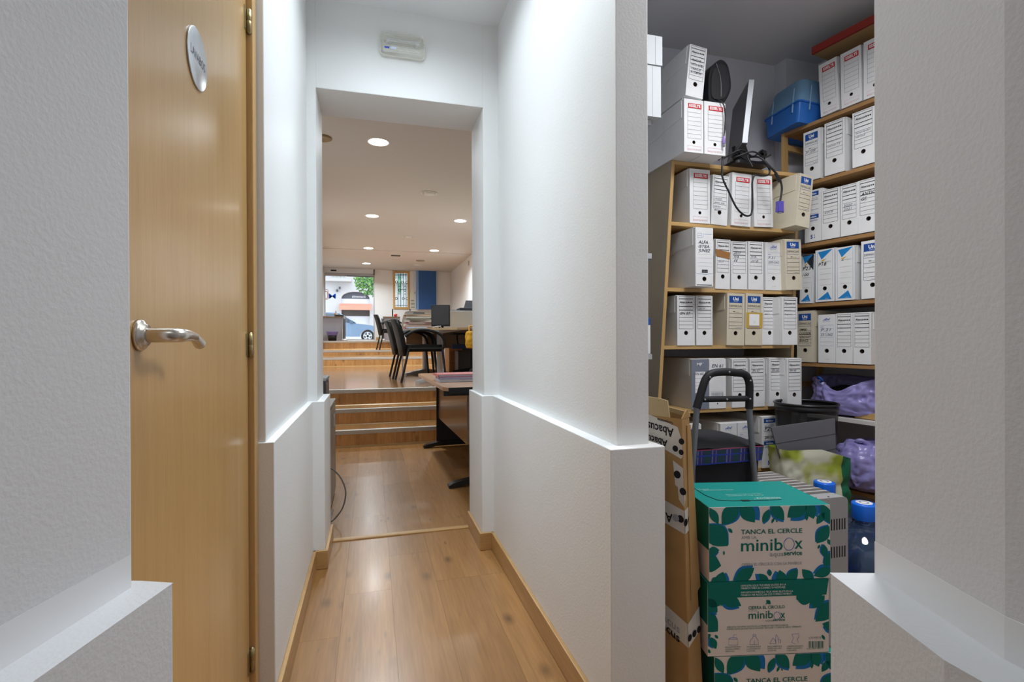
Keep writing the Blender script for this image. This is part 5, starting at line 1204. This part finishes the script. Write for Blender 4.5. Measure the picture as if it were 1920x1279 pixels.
# stackable armchair: seat, back, frame
def armchair(loc, rz, label, group='black meeting chairs'):
    """faces +x; origin between the feet on the floor"""
    t = thing('armchair', label, 'chair', loc, rz, group)
    b = MB(); b.ext(rrect(-.22, .24, -.23, .23, .05), (0, 0, .385), X, Y, Z*.09); b.build('seat', [LEATHER], t, bevel=.018, segs=3)
    b = MB(); n = 9; vs_ = []; fs_ = []
    prof = [(-.205, .33), (-.225, .44), (-.25, .56), (-.285, .70), (-.315, .785), (-.325, .80)]
    for k, (x, z) in enumerate(prof):
        wd = (.19, .215, .225, .225, .20, .17)[k]
        for j in range(n):
            v = -1+2*j/(n-1); vs_.append((x-.03*(1-v*v), wd*v, z))
    m = len(prof)*n; vs_ += [(x-.045, y, z) for x, y, z in vs_]
    for k in range(len(prof)-1):
        for j in range(n-1):
            a = k*n+j; fs_ += [(a, a+1, a+n+1, a+n), (m+a, m+a+n, m+a+n+1, m+a+1)]
    for k in range(len(prof)-1):
        for j in (0, n-1):
            a = k*n+j; f = (a, a+n, m+a+n, m+a); fs_.append(f if j == 0 else f[::-1])
    for j in range(n-1):
        for k in (0, len(prof)-1):
            a = k*n+j; f = (a, m+a, m+a+1, a+1); fs_.append(f if k == 0 else f[::-1])
    b.add(vs_, fs_, 0, True); b.build('backrest', [LEATHER], t)
    for s in (-1, 1):
        y = .255*s
        b = MB(); b.tube([(-.20, .235*s, .43), (-.30, y, .0)], .015, 8); b.build('leg', [BLACKM], t)
        b = MB(); b.tube([(.23, .235*s, .43), (.27, y, .0)], .015, 8); b.build('leg', [BLACKM], t)
        b = MB(); b.tube(spline([(-.245, .225*s, .58), (-.12, y+.01*s, .655), (.06, y+.02*s, .655), (.20, y+.02*s, .60), (.25, y+.01*s, .50), (.235, .235*s, .42)], 5), .019, 8); b.build('armrest', [BLACKM], t)
        b = MB(); b.tube([(-.20, .235*s, .425), (.23, .235*s, .425)], .010, 8); b.build('seat_rail', [BLACKM], t)
    b = MB(); b.tube([(-.20, -.235, .42), (-.20, .235, .42)], .010, 8); b.tube([(.10, -.235, .41), (.10, .235, .41)], .010, 8); b.build('stretcher', [BLACKM], t)
    return t
armchair((.625, 6.76, M1), .10, 'black armchair facing the table, nearest to the doorway')
armchair((.56, 7.38, M1), .05, 'black armchair pushed up beside the nearest one')
armchair((.43, 12.03, .824), .12, 'black chair on the upper step behind the other two chairs')

# meeting tables on grey T legs
tb = thing('meeting_table', 'oak-topped meeting table on grey T-shaped legs in the raised office', 'table', (1.15, 7.7, M1))
TZ = 1.205-M1
b = MB(); b.ext([(-.72, 1.15), (-.66, -.75), (-.10, -1.28), (.75, -1.28), (.75, 1.15)], (0, 0, TZ-.028), X, Y, Z*.028); b.build('table_top', [TABLEW], tb, bevel=.003)
for x, y, fx, fy in ((-.29, -1.02, -.62, -1.40), (-.33, .55, -.68, .05)):
    b = MB(); b.lathe([(.040, .04), (.040, TZ-.06), (.055, TZ-.05), (.055, TZ-.028)], (x, y, 0), 20); b.build('leg', [GREYM], tb)
    b = MB(); d = Vector((fx-x, fy-y, 0)); e = d.normalized(); s_ = Vector((-e.y, e.x, 0))
    for k in (1, -.55):
        p0 = Vector((x, y, 0)); p1 = p0+d*k
        b.prism([p0+s_*.045, p0-s_*.045, p1-s_*.030, p1+s_*.030], [p0+s_*.040+Z*.075, p0-s_*.040+Z*.075, p1-s_*.022+Z*.035, p1+s_*.022+Z*.035])
    b.build('foot', [GREYM], tb, bevel=.006)
    b = MB(); b.prism([(x-.05, y-.02, TZ-.07), (x+.05, y-.02, TZ-.07), (x+.05, y+.02, TZ-.07), (x-.05, y+.02, TZ-.07)], [(x-.30, y-.03, TZ-.029), (x+.30, y-.03, TZ-.029), (x+.30, y+.03, TZ-.029), (x-.30, y+.03, TZ-.029)]); b.build('gusset', [GREYM], tb)
b = MB(); b.box(-.62, .70, .58, .60, .40, TZ-.03); b.build('modesty_panel', [wood('walnut_edge', 0, 0)], tb)
# partition behind the table
pt = thing('desk_screen', 'grey desk screen with one sloping rounded corner behind the table', 'partition', (.47, 8.90, M1))
b = MB(); b.ext([(0, .62), (.02, .80), (.05, .96), (.09, 1.02), (.16, 1.04), (.55, 1.045), (.55, .62)], (0, 0, 0), X, Z, Y*.03); b.build('screen_panel', [GREYF], pt, bevel=.006)
b = MB(); b.box(.56, 1.42, 0, .03, .62, 1.05); b.build('screen_panel', [mat('pale_grey_fabric', (.42, .42, .42), .8)], pt, bevel=.006)
for x in (.02, .555, 1.40):
    b = MB(); b.box(x, x+.03, .0, .03, 0, .63); b.build('screen_post', [GREYM], pt)
# pile of folders and papers
rnd = random.Random(12)
cols = [(.56, .03, .05), (.70, .30, .22), (.62, .62, .60), (.35, .03, .08), (.70, .68, .64), (.20, .24, .20), (.72, .62, .50), (.75, .40, .12), (.70, .68, .66)]
z = 1.2055
wds = ('bottom red folder', 'salmon folder above the red one', 'white folder low', 'dark red folder', 'cream folder', 'dark green folder', 'beige folder', 'orange folder', 'topmost white folder')
for k, c in enumerate(cols):
    h_ = (.030, .026, .030, .028, .034, .020, .030, .024, .014)[k]
    t = thing('folder', wds[k]+' in the untidy pile on the meeting table', 'folder', (.765+rnd.uniform(-.035, .035), 7.9+rnd.uniform(-.03, .03), z), rnd.uniform(-.2, .2), 'pile of folders on the meeting table')
    b = MB(); b.box(-.26+.02*(k > 5), .19, -.16, .16, 0, .003); b.box(-.26+.02*(k > 5), .19, -.16, .16, h_-.003, h_); b.box(-.262, -.258, -.16, .16, 0, h_); b.build('cover', [mat('folder_cover%s' % 'abcdefghi'[k], c, .6)], t)
    b = MB(); b.box(-.255+.02*(k > 5), .18, -.15, .155, .003, h_-.003); b.build('papers', [mat('paper_edges', (.70, .67, .60), .8)], t)
    z += h_+.0005
b = MB(); b.ext([(-.12, 0), (.12, .0), (.14, .005), (-.10, .006)], (0, -.15, 0), X, Z, Y*.30); o = b.build('loose_papers', [CARDW], None, (.93, 7.84, z-.02), (0, -.38, .3)); tag(o, 'white sheets curling off the top of the folder pile', 'papers')
b = MB(); b.box(-.09, .09, -.02, .02, 0, .02); o = b.build('stapler', [BLACKP], None, (.69, 7.84, z+.0005), .2, bevel=.008); tag(o, 'small black object lying on the folder pile', 'stapler')
b = MB(); b.box(-.11, .11, -.10, .10, 0, .02); o = b.build('blue_papers', [mat('pale_blue_paper', (.45, .55, .72), .7)], None, (.60, 7.15, 1.2055), .5, bevel=.002); tag(o, 'pale blue papers at the left edge of the table', 'papers')
# monitor on the table
t = thing('flat_monitor', 'black flat monitor standing on the meeting table with its back to the wall', 'monitor', (.955, 7.30, 1.2055), math.radians(-18))
b = MB(); b.box(-.135, .135, -.018, .018, .035, .345); b.build('casing', [BLACKM], t, bevel=.006)
b = MB(); b.box(-.122, .122, -.0195, -.018, .060, .332); b.build('screen', [mat('charcoal_panel', (.045, .045, .05), .45)], t)
b = MB(); b.box(-.035, .035, .018, .045, .0, .20); b.lathe([(0, 0), (.10, 0), (.10, .01), (0, .014)], (0, .03, 0), 24); b.build('stand', [BLACKM], t)
b = MB(); b.disc((.0, -.0200, .047), .007, X, Z, 10); b.build('badge', [SILVER], t)
b = MB(); b.tube(spline([(.84, 7.3, 1.215), (.87, 7.22, 1.235), (.92, 7.18, 1.24), (.95, 7.2, 1.22), (.93, 7.26, 1.21)], 6), .006, 6); o = b.build('white_cable', [CARDW]); tag(o, 'white cable looped on the table before the monitor', 'cable')
for k, (x, y) in enumerate(((1.40, 7.5), (1.52, 7.3))):
    b = MB(); b.box(-.08, .08, -.06, .06, 0, .015); o = b.build('loose_papers', [mat('cream_paper', (.68, .58, .42), .7)], None, (x, y, 1.2055), .3+k, bevel=.002); tag(o, ('cream papers lying right of the monitor', 'small cream papers near the right end of the table')[k], 'papers')
# cabinet and printer behind the screen
b = MB(); b.box(0, .8, 0, .45, 0, 1.048); o = b.build('low_cabinet', [GREYL], None, (1.30, 9.30, M1), None, bevel=.004); tag(o, 'grey cabinet behind the desk screen carrying the black printer', 'cabinet')
t = thing('printer', 'black printer with its paper tray extended at the right doorway edge', 'printer', (1.66, 9.36, M1+1.0485))
b = MB(); b.box(-.08, .45, 0, .38, 0, .085); b.build('printer_body', [BLACKM], t, bevel=.008)
b = MB(); b.box(-.28, -.08, .05, .30, .025, .045); b.build('paper_tray', [BLACKM], t, bevel=.004)
b = MB(); b.prism([(.05, .30, .085), (.40, .30, .085), (.40, .34, .085), (.05, .34, .085)], [(.10, .36, .25), (.40, .36, .25), (.40, .38, .25), (.10, .38, .25)]); b.build('rear_feed', [BLACKM], t)
# office chair on castors
oc = thing('office_chair', 'office chair with a dark blue seat half hidden by the right doorway pier', 'chair', (1.45, 7.55, M1), .6)
b = MB(); b.ext(rrect(-.24, .24, -.24, .24, .10), (0, 0, .40), X, Y, Z*.07); b.build('seat', [mat('navy_upholstery', (.015, .05, .14), .8)], oc, bevel=.03, segs=3)
b = MB(); b.lathe([(.028, .07), (.028, .38)], (0, 0, 0), 14); b.box(-.10, .10, -.10, .10, .375, .40); b.build('column', [BLACKM], oc)
for k in range(5):
    a = 2*PI*k/5; b = MB(); b.tube([(0, 0, .09), (.29*math.cos(a), .29*math.sin(a), .06)], [.024, .016], 8); l = b.build('star_leg', [BLACKM], oc)
    b = MB(); b.lathe([(0, -.022), (.026, -.022), (.026, .022), (0, .022)], (.29*math.cos(a), .29*math.sin(a), .0265), 14, ax='y'); b.build('castor', [BLACKM], l)
for s in (-1, 1):
    b = MB(); b.tube(spline([(.0, .24*s, .42), (.0, .29*s, .46), (-.02, .29*s, .60), (.02, .29*s, .62)], 4), .014, 8); b.box(-.14, .16, .265*s-.0 if s > 0 else -.315, .315 if s > 0 else -.265, .615, .645); b.build('armrest', [BLACKM], oc)
b = MB(); b.ext(rrect(-.21, .21, .52, .98, .09), (.245, 0, 0), Y, Z, X*.05); b.tube([(.20, 0, .40), (.29, 0, .45), (.30, 0, .60)], .02, 8); b.build('backrest', [BLACKM], oc, bevel=.015, segs=3)
t = thing('shoulder_bag', 'yellow-orange bag hanging from the table edge at the doorway pier', 'bag', (1.222, 6.355, -.045))
vv, ff = crumple([(.05, .98), (.7, .985), (1, 1.03), (1, 1.10), (.9, 1.17), (.7, 1.20), (.05, 1.205)], 32, lambda a, rf, h: (Vector((math.cos(a)*.075*rf, math.sin(a)*.05*rf, h)), Vector((math.cos(a), math.sin(a), 0))), .015, 10, 4)
b = MB(); b.add(vv, ff, 0, True); b.build('bag_body', [mat('mustard_cloth', (.62, .32, .02), .6)], t)
b = MB(); b.tube(spline([(-.03, 0, 1.18), (-.02, .05, 1.262), (.0, .12, 1.265), (.03, .05, 1.262), (.04, 0, 1.18)], 5), .009, 8); b.build('strap', [mat('mustard_cloth', 0)], t)
b = MB(); b.box(0, .62, 0, .5, 0, .50); pd = thing('drawer_unit', 'orange-brown drawer unit under the right end of the meeting table', 'cabinet', (1.22, 8.30, M1)); b.build('carcass', [wood('orange_beech', (.52, .22, .05), (.42, .16, .03), 'X', 1, 18, .4)], pd, bevel=.004)
for k in range(3):
    b = MB(); b.box(.01, .61, -.014, 0, .02+k*.16, .165+k*.16); q = b.build('drawer', [wood('orange_beech', 0, 0)], pd, bevel=.003); b = MB(); b.tube([(.24, -.03, .13+k*.16), (.38, -.03, .13+k*.16)], .006, 6); b.build('pull', [GREYM], q)
b = MB(); b.box(0, .30, 0, .40, 0, .36); q = b.build('computer_case', [mat('dark_brown_case', (.07, .06, .05), .5)], None, (1.30, 7.88, M1), .0, bevel=.006); tag(q, 'dark computer case on the floor beside the drawer unit', 'computer')

# near desk on the lower level
ds = thing('desk', 'cherry-topped desk with black steel legs standing before the stairs', 'desk', (.45, 4.25, 0), math.radians(1.7))
DZ = .722
b = MB(); b.ext([(.03, -.80), (.86, -.80), (.86, .74), (.03, .74), (.0, .70), (.0, -.74)], (0, 0, DZ-.026), X, Y, Z*.026); b.build('desk_top', [DESKW], ds, bevel=.003)
b = MB(); b.ext([(.028, -.801), (.028, -.809), (.86, -.809), (.86, -.801)], (0, 0, DZ-.040), X, Y, Z*.0395); b.build('edge_strip', [BLACKM], ds, bevel=.002)
b = MB(); b.box(.0, .86, -.78, -.74, DZ-.06, DZ-.027); b.build('front_rail', [BLACKM], ds)
for y in (-.68, .70):
    b = MB(); b.box(.175 if y > 0 else .26, .72, y, y+.03, .06, DZ-.026); b.build('leg', [BLACKM], ds, bevel=.003)
    b = MB(); pts = [(-.0, .018), (.03, .034), (.10, .048), (.20, .062), (.74, .062), (.80, .03), (.80, .0), (.72, .0), (.70, .02), (.12, .018), (.05, .0), (.005, .0)]
    b.ext(pts, (.045, y-.02, 0), X, Z, Y*.06); b.build('foot', [BLACKP], ds, bevel=.008, segs=3)
b = MB(); b.box(.195, .213, -.62, .70, .285, DZ-.03); b.build('modesty_panel', [wood('walnut_panel', (.25, .155, .085), (.19, .11, .055), 'Y', 1, 18, .25, .2)], ds)
# folders on the desk
fz = DZ+.001
for k, (c, x, y, rz, nm, h_) in enumerate((((.48, .60, .88), .66, 4.02, .03, 'translucent pale blue folder at the bottom of the pile on the near desk', .020), ((.24, .08, .26), .66, 4.04, -.02, 'purple folder in the middle of the pile on the near desk', .014), ((.78, .14, .14), .655, 4.10, .05, 'red folder on top of the pile on the near desk', .018))):
    t = thing('folder', nm, 'folder', (x, y, fz), rz, 'folders on the near desk')
    b = MB(); b.box(-.16, .17, -.12, .12, 0, .002); b.box(-.16, .17, -.12, .12, h_-.002, h_); b.box(-.162, -.158, -.12, .12, 0, h_); b.build('cover', [mat('desk_folder%s' % 'abc'[k], c, .35)], t)
    b = MB(); b.box(-.157, .165, -.115, .115, .002, h_-.002); b.build('papers', [CARDW], t); fz += h_+.0006
# grey cabinet, printer and cable at the left jamb
cb = thing('low_cabinet', 'pale grey low cabinet just past the left doorway pier', 'cabinet', (-.72, 3.10, 0))
b = MB(); b.box(0, .46, 0, .62, 0, .63); b.build('carcass', [mat('warm_grey_laminate', (.36, .33, .28), .4)], cb, bevel=.003); b = MB(); b.box(-.005, .476, -.004, .624, .63, .646); b.build('cabinet_top', [mat('warm_grey_laminate', 0)], cb, bevel=.003)
for k in range(2):
    b = MB(); b.box(.4602, .474, .012+k*.304, .308+k*.304, .03, .62); q = b.build('cabinet_door', [mat('warm_grey_laminate', 0)], cb, bevel=.002)
    b = MB(); b.tube([(.486, .28+k*.06, .50), (.486, .28+k*.06, .58)], .004, 6); b.build('pull', [GREYM], q)
pr = thing('small_printer', 'dark grey office machine on the low cabinet at the left doorway pier', 'printer', (-.66, 3.105, .6465))
b = MB(); b.box(0, .40, 0, .24, 0, .165); b.build('printer_body', [mat('charcoal_plastic', (.045, .047, .055), .5)], pr, bevel=.006)
b = MB(); b.box(-.004, .404, -.004, .244, .165, .186); b.build('lid', [mat('mid_grey_plastic', (.36, .36, .38), .45)], pr, bevel=.006)
b = MB(); b.box(.4002, .403, .02, .22, .03, .15); b.build('side_panel', [mat('brown_grey_plastic', (.16, .14, .12), .4)], pr)
b = MB(); b.tube(spline([(-.236, 3.098, .31), (-.215, 3.09, .30), (-.175, 3.08, .25), (-.150, 3.07, .175), (-.165, 3.07, .09), (-.205, 3.075, .03), (-.236, 3.09, .006), (-.236, 3.3, .005)], 6), .0045, 8); o = b.build('mains_cable', [GREYCORD]); tag(o, 'grey cable looping out from the low cabinet to the floor', 'cable')
# wall switch and small unit on the right wall
b = MB(); b.box(-.012, 0, -.05, .05, -.06, .06); o = b.build('wall_speaker', [mat('grey_beige_plastic', (.42, .40, .36), .5)], None, (2.419, 12.9, 3.02), None, bevel=.004); tag(o, 'small grey box high on the right office wall', 'speaker')

# ------------------------------------------------------------------ the street outside
GZ = .92
b = MB(); b.box(-30, 30, 16.2, 70, GZ-.3, GZ); struct(b.build('street', [mat('pale_asphalt', (.50, .50, .50), .9)]), 'pale street outside the shop')
b = MB(); b.box(-30, 30, 16.2, 21.5, GZ, GZ+.06); b.box(-30, 30, 32, 40, GZ, GZ+.06); struct(b.build('pavement', [mat('pale_paving', (.62, .61, .58), .9)]), 'pavements on both sides of the street')
FAC = mat('pale_facade', (.60, .585, .58), .9)
bd = thing('street_building', 'pale building across the street with an arched shop front', 'building', (0, 40, GZ))
b = MB()
AX0, AX1, AZ = -2.20, -.16, 3.28                                     # arch: sides and spring height
arch = [(AX1+ (AX0-AX1)*(1-math.cos(PI*i/16))/2, AZ+.50*math.sin(PI*i/16)) for i in range(17)]
pts = [(-14, 0), (AX0, 0), (AX0, AZ)]+[p for p in reversed(arch)][1:-1]+[(AX1, AZ), (AX1, 0), (14, 0), (14, 16), (-14, 16)]
b.ext(pts, (0, 0, 0), X, Z, Y*.6); b.build('facade', [FAC], bd)
b = MB(); b.box(AX0, AX1, .35, .40, AZ-.02, AZ+.52); b.build('arch_glass', [mat('slate_fanlight', (.10, .11, .14), .5)], bd)
b = MB(); b.text('alimentació', (AX0+.75, .34, AZ+.08), X, Z, .24, 0, bold=.01, fit=1.0); b.build('shop_lettering', [WHITEP], bd)
b = MB(); b.box(AX0, AX1, .3, .4, 2.7, AZ-.02); b.build('shop_window', [mat('pale_blind', (.78, .80, .84), .7)], bd)
b = MB(); b.box(AX0-.10, AX1+.1, .38, .45, 0, 1.95); b.build('shop_base', [mat('pale_blind', 0)], bd)
b = MB(); b.box(AX0-.10, AX1+.1, .40, .45, 1.95, 2.7); b.build('shop_interior', [mat('shop_dark', (.10, .085, .08), .8)], bd)
b = MB(); b.prism([(AX0-.12, -.75, 2.52), (AX1+.15, -.75, 2.52), (AX1+.15, .02, 2.80), (AX0-.12, .02, 2.80)], [(AX0-.12, -.75, 2.60), (AX1+.15, -.75, 2.60), (AX1+.15, .02, 2.88), (AX0-.12, .02, 2.88)])
b.box(AX0-.12, AX1+.15, -.77, -.74, 2.36, 2.60); b.build('orange_awning', [mat('orange_canvas', (.82, .34, .24), .8)], bd)
for x0, x1, z in ((-3.45, -1.45, 4.45), (1.0, 5.0, 4.45)):
    b = MB(); b.box(x0, x1, -.9, 0, z, z+.22); b.build('balcony_slab', [mat('weathered_stone', (.55, .53, .51), .9)], bd)
    b = MB()
    for k in range(int((x1-x0)/.25)): b.box(x0+.1+k*.25, x0+.16+k*.25, -.86, -.84, z+.22, z+1.15)
    b.box(x0, x1, -.88, -.82, z+1.12, z+1.18); b.build('balcony_railing', [mat('weathered_stone', 0)], bd)
    for xx in (x0+.5, x1-1.2)[:1 if x1-x0 < 3 else 2]:
        b = MB(); b.box(xx, xx+1.1, -.02, .10, z+.3, z+2.6); w = b.build('window', [mat('shutter_grey', (.48, .50, .48), .7)], bd)
        b = MB(); b.box(xx+.12, xx+.98, -.04, -.021, z+.45, z+2.45); b.build('pane', [mat('facade_glass', (.30, .36, .38), .2)], w)
for x in (-5.6, 1.2, 3.4):
    b = MB(); b.box(x, x+1.3, -.03, .1, 0, 2.5); w = b.build('shutter', [mat('pale_shutter', (.70, .70, .70), .8)], bd)
b = MB(); b.box(-2.55, -2.42, -.25, 0, 3.75, 3.90); b.box(-2.35, -2.25, -.25, 0, 3.95, 4.10); b.build('lamp_bracket', [DARKG], bd)
# tree
tr2 = thing('street_tree', 'bright green street tree seen through the top of the shop window', 'tree', (.35, 30, GZ))
b = MB(); b.tube(spline([(.6, 0, 0), (.58, 0, 1.4), (.40, 0, 2.6), (-.1, 0, 3.5)], 4), [.16]*4+[.13]*4+[.10]*4+[.07], 10)
for dx, dz in ((-.9, 3.6), (.5, 4.1), (-.3, 4.3), (.3, 3.4)): b.tube([(.40, 0, 2.55), (dx*.5, .1, 3.1), (dx, .15, dz)], [.07, .05, .02], 7)
b.build('trunk', [mat('pale_bark', (.34, .29, .22), .9)], tr2)
rnd = random.Random(5); b = MB()
for k in range(1500):
    a, q, r = rnd.uniform(0, 2*PI), rnd.uniform(-1, 1), rnd.random()**.4
    c = Vector((-.30+1.05*r*math.cos(a)*math.sqrt(1-q*q), .9*r*math.sin(a)*math.sqrt(1-q*q), 3.55+.95*r*q))
    u = Vector((rnd.uniform(-1, 1), rnd.uniform(-1, 1), rnd.uniform(-1, 1))).normalized(); v = u.orthogonal().normalized(); s_ = rnd.uniform(.07, .13)
    b.add([c-u*s_, c+v*s_*.5, c+u*s_, c-v*s_*.5], [(0, 1, 2, 3)], k % 3)
o = b.build('foliage', [mat('leaf_green_a', (.20, .42, .10), .7), mat('leaf_green_b', (.33, .55, .20), .7), mat('leaf_green_c', (.10, .28, .10), .7)], tr2); o['kind'] = 'stuff'
# parked car, nose to the right
car = thing('parked_car', 'blue grey car parked outside the glass door, front wheel showing', 'car', (-.20, 26.0, GZ))
body = [(-3.45, .30), (-3.55, .55), (-3.50, .85), (-3.30, .95), (-2.6, 1.02), (-1.05, .98), (-.40, .93), (.15, .86), (.55, .74), (.72, .56), (.72, .30)]
CP = mat('blue_grey_car_paint', (.22, .32, .45), .25, .3, coat=.6)
b = MB()
def wa(cx): return [(cx+.37*math.cos(PI-PI*i/12), .30+.34*math.sin(PI*i/12)) for i in range(13)]
pts = body+list(reversed(wa(0)))+list(reversed(wa(-2.58)))
b.ext(pts, (0, -.02, 0), X, Z, Y*1.7); b.build('car_body', [CP], car, bevel=.03, segs=3)
cab = [(-3.0, 1.0), (-2.45, 1.40), (-1.9, 1.46), (-1.35, 1.42), (-.55, .95)]
b = MB(); b.ext(cab, (0, .06, 0), X, Z, Y*1.54); b.build('cabin', [mat('car_glass', (.10, .13, .16), .08)], car, bevel=.02)
b = MB(); b.prism([(-2.45, .05, 1.40), (-1.35, .05, 1.42), (-1.35, 1.61, 1.42), (-2.45, 1.61, 1.40)], [(-2.40, .12, 1.49), (-1.45, .12, 1.49), (-1.45, 1.54, 1.49), (-2.40, 1.54, 1.49)]); b.tube([(-1.35, .05, 1.44), (-.55, .02, .96)], .03, 6); b.build('roof', [CP], car)
b = MB(); b.ext(rrect(-.10, .08, -.05, .07, .03), (-.75, -.18, 1.0), X, Z, Y*.16); b.build('wing_mirror', [mat('mirror_dark', (.10, .14, .20), .4)], car, bevel=.02)
b = MB(); b.box(-2.0, -1.85, -.035, -.018, .78, .81); b.box(-1.02, -1.01, -.024, -.018, .35, .95); b.build('door_seam', [DARKG], car)
for cx in (0, -2.58):
    b = MB(); b.lathe([(.205, -.02), (.31, -.03), (.318, .0), (.318, .16), (.30, .19), (.0, .19)], (cx, 0, .318), 32, ax='y'); w = b.build('wheel', [BLACKM], car)
    b = MB(); b.lathe([(.21, -.025), (.20, -.03), (.185, -.012), (.185, .03), (0, .03)], (cx, 0, .318), 28, ax='y')
    for k in range(5):
        a = 2*PI*k/5+.3; e = Vector((math.cos(a), 0, math.sin(a))); s_ = Vector((-e.z, 0, e.x)); c = Vector((cx, -.03, .318))
        b.prism([c+s_*.045, c-s_*.045, c+e*.195-s_*.03, c+e*.195+s_*.03], [c+s_*.045+Y*.03, c-s_*.045+Y*.03, c+e*.195-s_*.03+Y*.03, c+e*.195+s_*.03+Y*.03])
    b.build('rim', [mat('alloy_rim', (.72, .73, .75), .3, .6)], w)
